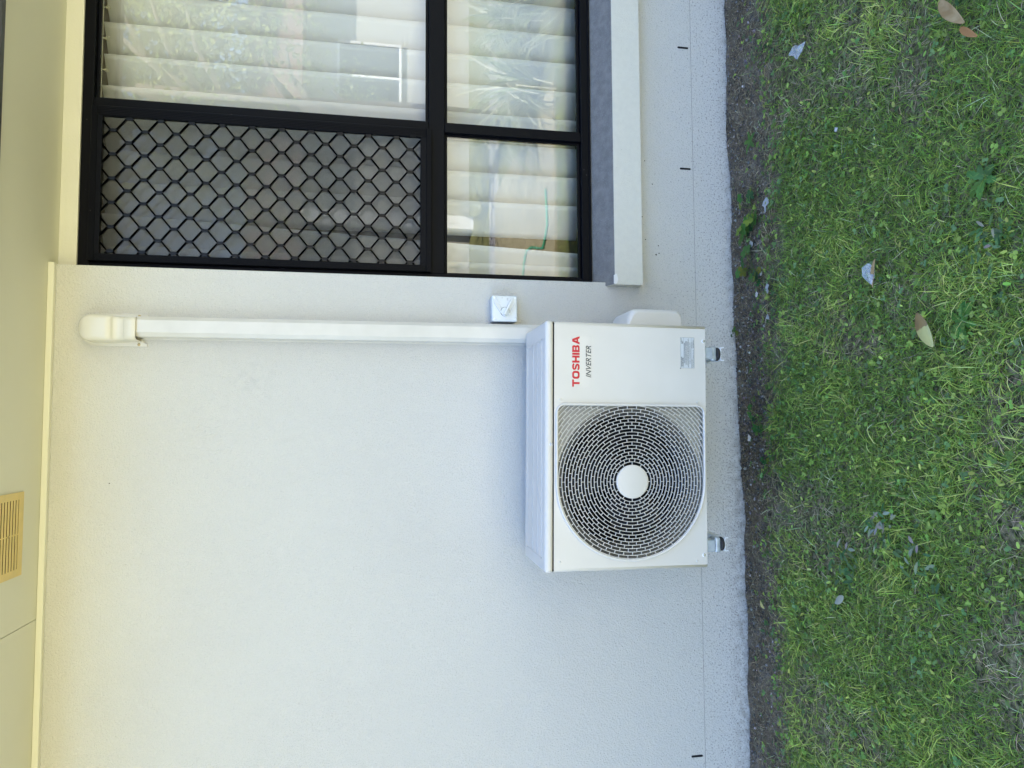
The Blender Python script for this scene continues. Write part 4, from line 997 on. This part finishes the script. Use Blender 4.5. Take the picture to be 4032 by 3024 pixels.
scrap('plastic_scrap', [(1.222, -.515), (1.215, -.545), (1.203, -.560), (1.202, -.590), (1.178, -.575), (1.165, -.545), (1.185, -.530), (1.20, -.505)], .035, M_clear, 'twisted clear plastic scrap on the grass at the right end of the lawn', 'plastic scrap', .010, 1)
scrap('plastic_scrap', [(.430, -.822), (.438, -.846), (.425, -.862), (.397, -.860), (.375, -.856), (.392, -.835), (.408, -.818)], .036, M_clear, 'clear plastic scrap on the lawn beside the narrow brown leaf', 'plastic scrap', .008, 2)
scrap('paper_scrap', [(.812, -.262), (.800, -.285), (.785, -.280), (.778, -.262), (.762, -.262), (.757, -.250), (.780, -.248), (.788, -.240), (.802, -.243)], .012, M_paper, 'largest torn grey paper scrap on the soil right of the sill end', 'paper scrap', .004, 3)
scrap('paper_scrap', [(.683, -.155), (.672, -.172), (.657, -.170), (.655, -.152), (.672, -.146)], .012, M_paper, 'flat square grey paper scrap on bare soil nearest the wall', 'paper scrap', .003, 4)
scrap('paper_scrap', [(.500, -.268), (.490, -.283), (.482, -.272), (.468, -.280), (.462, -.268), (.478, -.260), (.474, -.250), (.488, -.255)], .014, M_paper, 'small jagged pale scrap left of the yellow green weed', 'paper scrap', .003, 5)
scrap('paint_flake', [(.558, -.222), (.548, -.232), (.538, -.228), (.536, -.216), (.548, -.212)], .012, M_paintflake, 'pinkish grey paint flake touching the weed below the sill end', 'paint flake', .002, 6)
scrap('paint_flake', [(.488, -.178), (.480, -.190), (.468, -.186), (.466, -.172), (.478, -.168)], .010, M_paintflake, 'tan stone coloured flake on the soil just left of the sill end', 'paint flake', .002, 7)
scrap('paper_scrap', [(.395, -.245), (.380, -.262), (.372, -.255), (.378, -.238)], .012, M_paper, 'thin curled grey scrap on the soil below the valve cover', 'paper scrap', .003, 8)
scrap('paint_flake', [(-.035, -.085), (-.045, -.102), (-.062, -.098), (-.060, -.082), (-.045, -.078)], .008, M_paintflake, 'flat tan flake on the soil under the middle of the outdoor unit', 'paint flake', .002, 9)
scrap('paper_scrap', [(.872, -.715), (.866, -.728), (.856, -.722), (.860, -.712)], .036, M_paper, 'tiny white scrap alone in the grass', 'paper scrap', .003, 10)

# ------------------------------------------------------------------ what the panes reflect: the rest of the yard behind the camera
def tree(x, y, h, seed, nleaf, rad, cols, label, lw=.05, low=.45):
    t = empty('tree', (x, y, 0), label, 'tree', 'trees across the yard'); rd = random.Random(seed); rg = np.random.default_rng(seed)
    b = MB(); top = Vector((rd.uniform(-.3, .3), rd.uniform(-.3, .3), h*.8)); b.tube([(0, 0, -.1), (.05, .03, h*.25), (.0, .1, h*.5), tuple(top)], [.16, .12, .09, .03], 10)
    ends = []
    for k in range(14):
        z0 = h*rd.uniform(low*.7, .75); a = rd.uniform(0, 2*PI); r = rad*rd.uniform(.5, 1); e = Vector((r*math.cos(a), r*math.sin(a), z0+h*rd.uniform(.05, .28))); b.tube([(0, .05, z0), tuple(Vector((0, .05, z0)).lerp(e, .5)+Vector((0, 0, .1))), tuple(e)], [.05, .03, .01], 6); ends.append(e)
    b.obj('trunk', mat('bark', (.22, .19, .16), .9, bump=(30, 1, 4)), t)
    cl = []
    for e in ends:
        for k in range(7): cl.append(e+Vector((rd.gauss(0, .4), rd.gauss(0, .4), rd.gauss(0, .3)))*rad*.5)
    cl = np.array([tuple(c) for c in cl]); idx = rg.integers(0, len(cl), nleaf); P = cl[idx]+rg.normal(0, .13*rad, (nleaf, 3)); hd = rg.uniform(0, 2*PI, nleaf)
    L_ = rg.uniform(.6, 1.3, nleaf)*lw; c = np.array(cols)[rg.integers(0, len(cols), nleaf)]*np.exp(rg.normal(0, .2, (nleaf, 1)))
    el = rg.uniform(-1.2, .5, nleaf); d = np.stack([np.cos(el)*np.cos(hd), np.cos(el)*np.sin(hd), np.sin(el)], 1); s = np.cross(d, rg.normal(0, 1, (nleaf, 3))); s /= np.linalg.norm(s, axis=1)[:, None]
    V = np.stack([P, P+d*L_[:, None]*.5+s*L_[:, None]*.22, P+d*L_[:, None], P+d*L_[:, None]*.5-s*L_[:, None]*.22], 1).reshape(-1, 3); F = np.arange(nleaf*4).reshape(-1, 4)
    quadmesh('crown', V, F, M_leaf, t, col=np.repeat(c, 4, 0))
YG = [(.40, .46, .14), (.28, .36, .10), (.50, .52, .22), (.18, .26, .08)]
tree(3.2, -4.6, 4.6, 5, 7000, 1.3, YG, 'slender yellow green tree mirrored in the upper panes', .06)
tree(7.5, -10.5, 7, 6, 14000, 2.4, [(.05, .09, .03), (.07, .12, .04)], 'tall dark tree behind the neighbouring house', .16)
tree(-4.5, -11, 6.5, 8, 14000, 2.2, [(.06, .11, .03), (.09, .14, .05)], 'broad tree to the far left of the yard', .16)
def strappy(x, y, n, h, seed, label):
    rg = np.random.default_rng(seed); a = rg.uniform(0, 2*PI, n); rr = .10*np.sqrt(rg.random(n)); L_ = rg.uniform(.6, 1.15, n)*h*1.35
    c = np.array([(.55, .60, .42), (.30, .38, .18), (.70, .70, .55), (.2, .28, .1)])[rg.integers(0, 4, n)]
    z0 = np.full(n, .0); P = np.zeros((n, 7, 3)); P[:, 0] = np.stack([x+rr*np.cos(a), y+rr*np.sin(a), z0], 1); el = rg.uniform(.75, 1.45, n); hd = a+rg.normal(0, .4, n)
    for k in range(6):
        P[:, k+1] = P[:, k]+np.stack([np.cos(el)*np.cos(hd), np.cos(el)*np.sin(hd), np.sin(el)], 1)*(L_/6)[:, None]; el = el-rg.uniform(.15, .50, n)
    P[:, :, 2] = np.maximum(P[:, :, 2], .02); s = np.stack([-np.sin(hd), np.cos(hd), np.zeros(n)], 1); wd = rg.uniform(.008, .014, n); V = np.zeros((n, 7, 2, 3))
    for k in range(7): V[:, k, 0] = P[:, k]-s*(wd*(1-.13*k))[:, None]; V[:, k, 1] = P[:, k]+s*(wd*(1-.13*k))[:, None]
    base = np.arange(n)*14; F = np.concatenate([np.stack([base+2*k, base+2*k+1, base+2*k+3, base+2*k+2], 1) for k in range(6)])
    o = quadmesh('ornamental_grass', V.reshape(-1, 3), F, M_leaf, col=np.repeat(c, 14, 0)); tag(o, label, 'ornamental grass', 'strappy grass clumps in the yard')
strappy(2.95, -3.1, 260, .85, 31, 'arching clump of strappy grass nearest the window'); strappy(3.75, -3.5, 260, .8, 32, 'second strappy grass clump behind the first'); 
nb = empty('neighbour_house', (0, -8.2, 0), 'cream neighbouring house across the yard mirrored in the panes', 'house')
M_nb = mat('neighbour_render', (.46, .45, .40), .85, bump=(60, .3, 3))
b = MB(); b.box(-1.2, 14, -7, 0, 0, 2.5); b.obj('wall', M_nb, nb)
b = MB(); b.prism([(.5, 2.5), (-3.5, 4.0), (-7.5, 2.5)], -1.8, 14.5, 'x'); b.obj('roof', mat('tile_roof', (.20, .12, .09), .8, bump=(8, .6, 3)), nb)
for xx in (1.2, 4.9, 9):
    b = MB(); b.box(xx, xx+1.0, .001, .03, 1.1, 2.0); q = b.obj('window', mat('dark_pane', (.02, .025, .03), .1), nb)
    b = MB(); b.box(xx-.04, xx+1.04, .001, .06, 2.0, 2.04); b.box(xx-.04, xx+1.04, .001, .06, 1.06, 1.1); b.box(xx-.04, xx, .001, .06, 1.1, 2.0); b.box(xx+1.0, xx+1.04, .001, .06, 1.1, 2.0); b.box(xx+.48, xx+.52, .001, .05, 1.1, 2.0); b.obj('window_frame', M_white, q)
for xx in (2.95, 7.0): b = MB(); b.box(xx, xx+.2, .3, .5, 0, 2.5); b.obj('post', M_white, nb)
b = MB(); b.box(-1.2, 14, -5.95, -5.35, -.01, .03, .005, 1); b.obj('path', mat('concrete', (.38, .36, .33), .9, bump=(50, .4, 3)))['kind'] = 'structure'
b = MB(); 
for i in range(8):
    for j in range(3): b.box(-6.9+1.2*i, -5.704+1.2*i, -5.34+.94*j, -4.404+.94*j, -.05, .055, .003, 1)
pt = b.obj('patio', mat('patio_concrete', (.42, .37, .23), .9, bump=(60, .5, 3), var=(9, (.30, .27, .15), .9), speck=(40, .60, (.16, .15, .07)))); tag(pt, 'sunlit tan concrete patio mirrored in the lower pane', 'patio', kind='structure')
hz = [(1.1, -3.9), (1.38, -3.69), (1.5, -3.63), (1.59, -3.52), (1.57, -3.31), (1.49, -3.02), (1.45, -2.85), (1.6, -2.7), (1.9, -2.75)]
b = MB(); b.tube([(x, y, .066) for x, y in hz], .009, 8); tag(b.obj('garden_hose', mat('hose_green', (.05, .42, .22), .4), None, smooth=False), 'pale green garden hose lying on the sunny lawn, mirrored in the lower pane', 'hose')
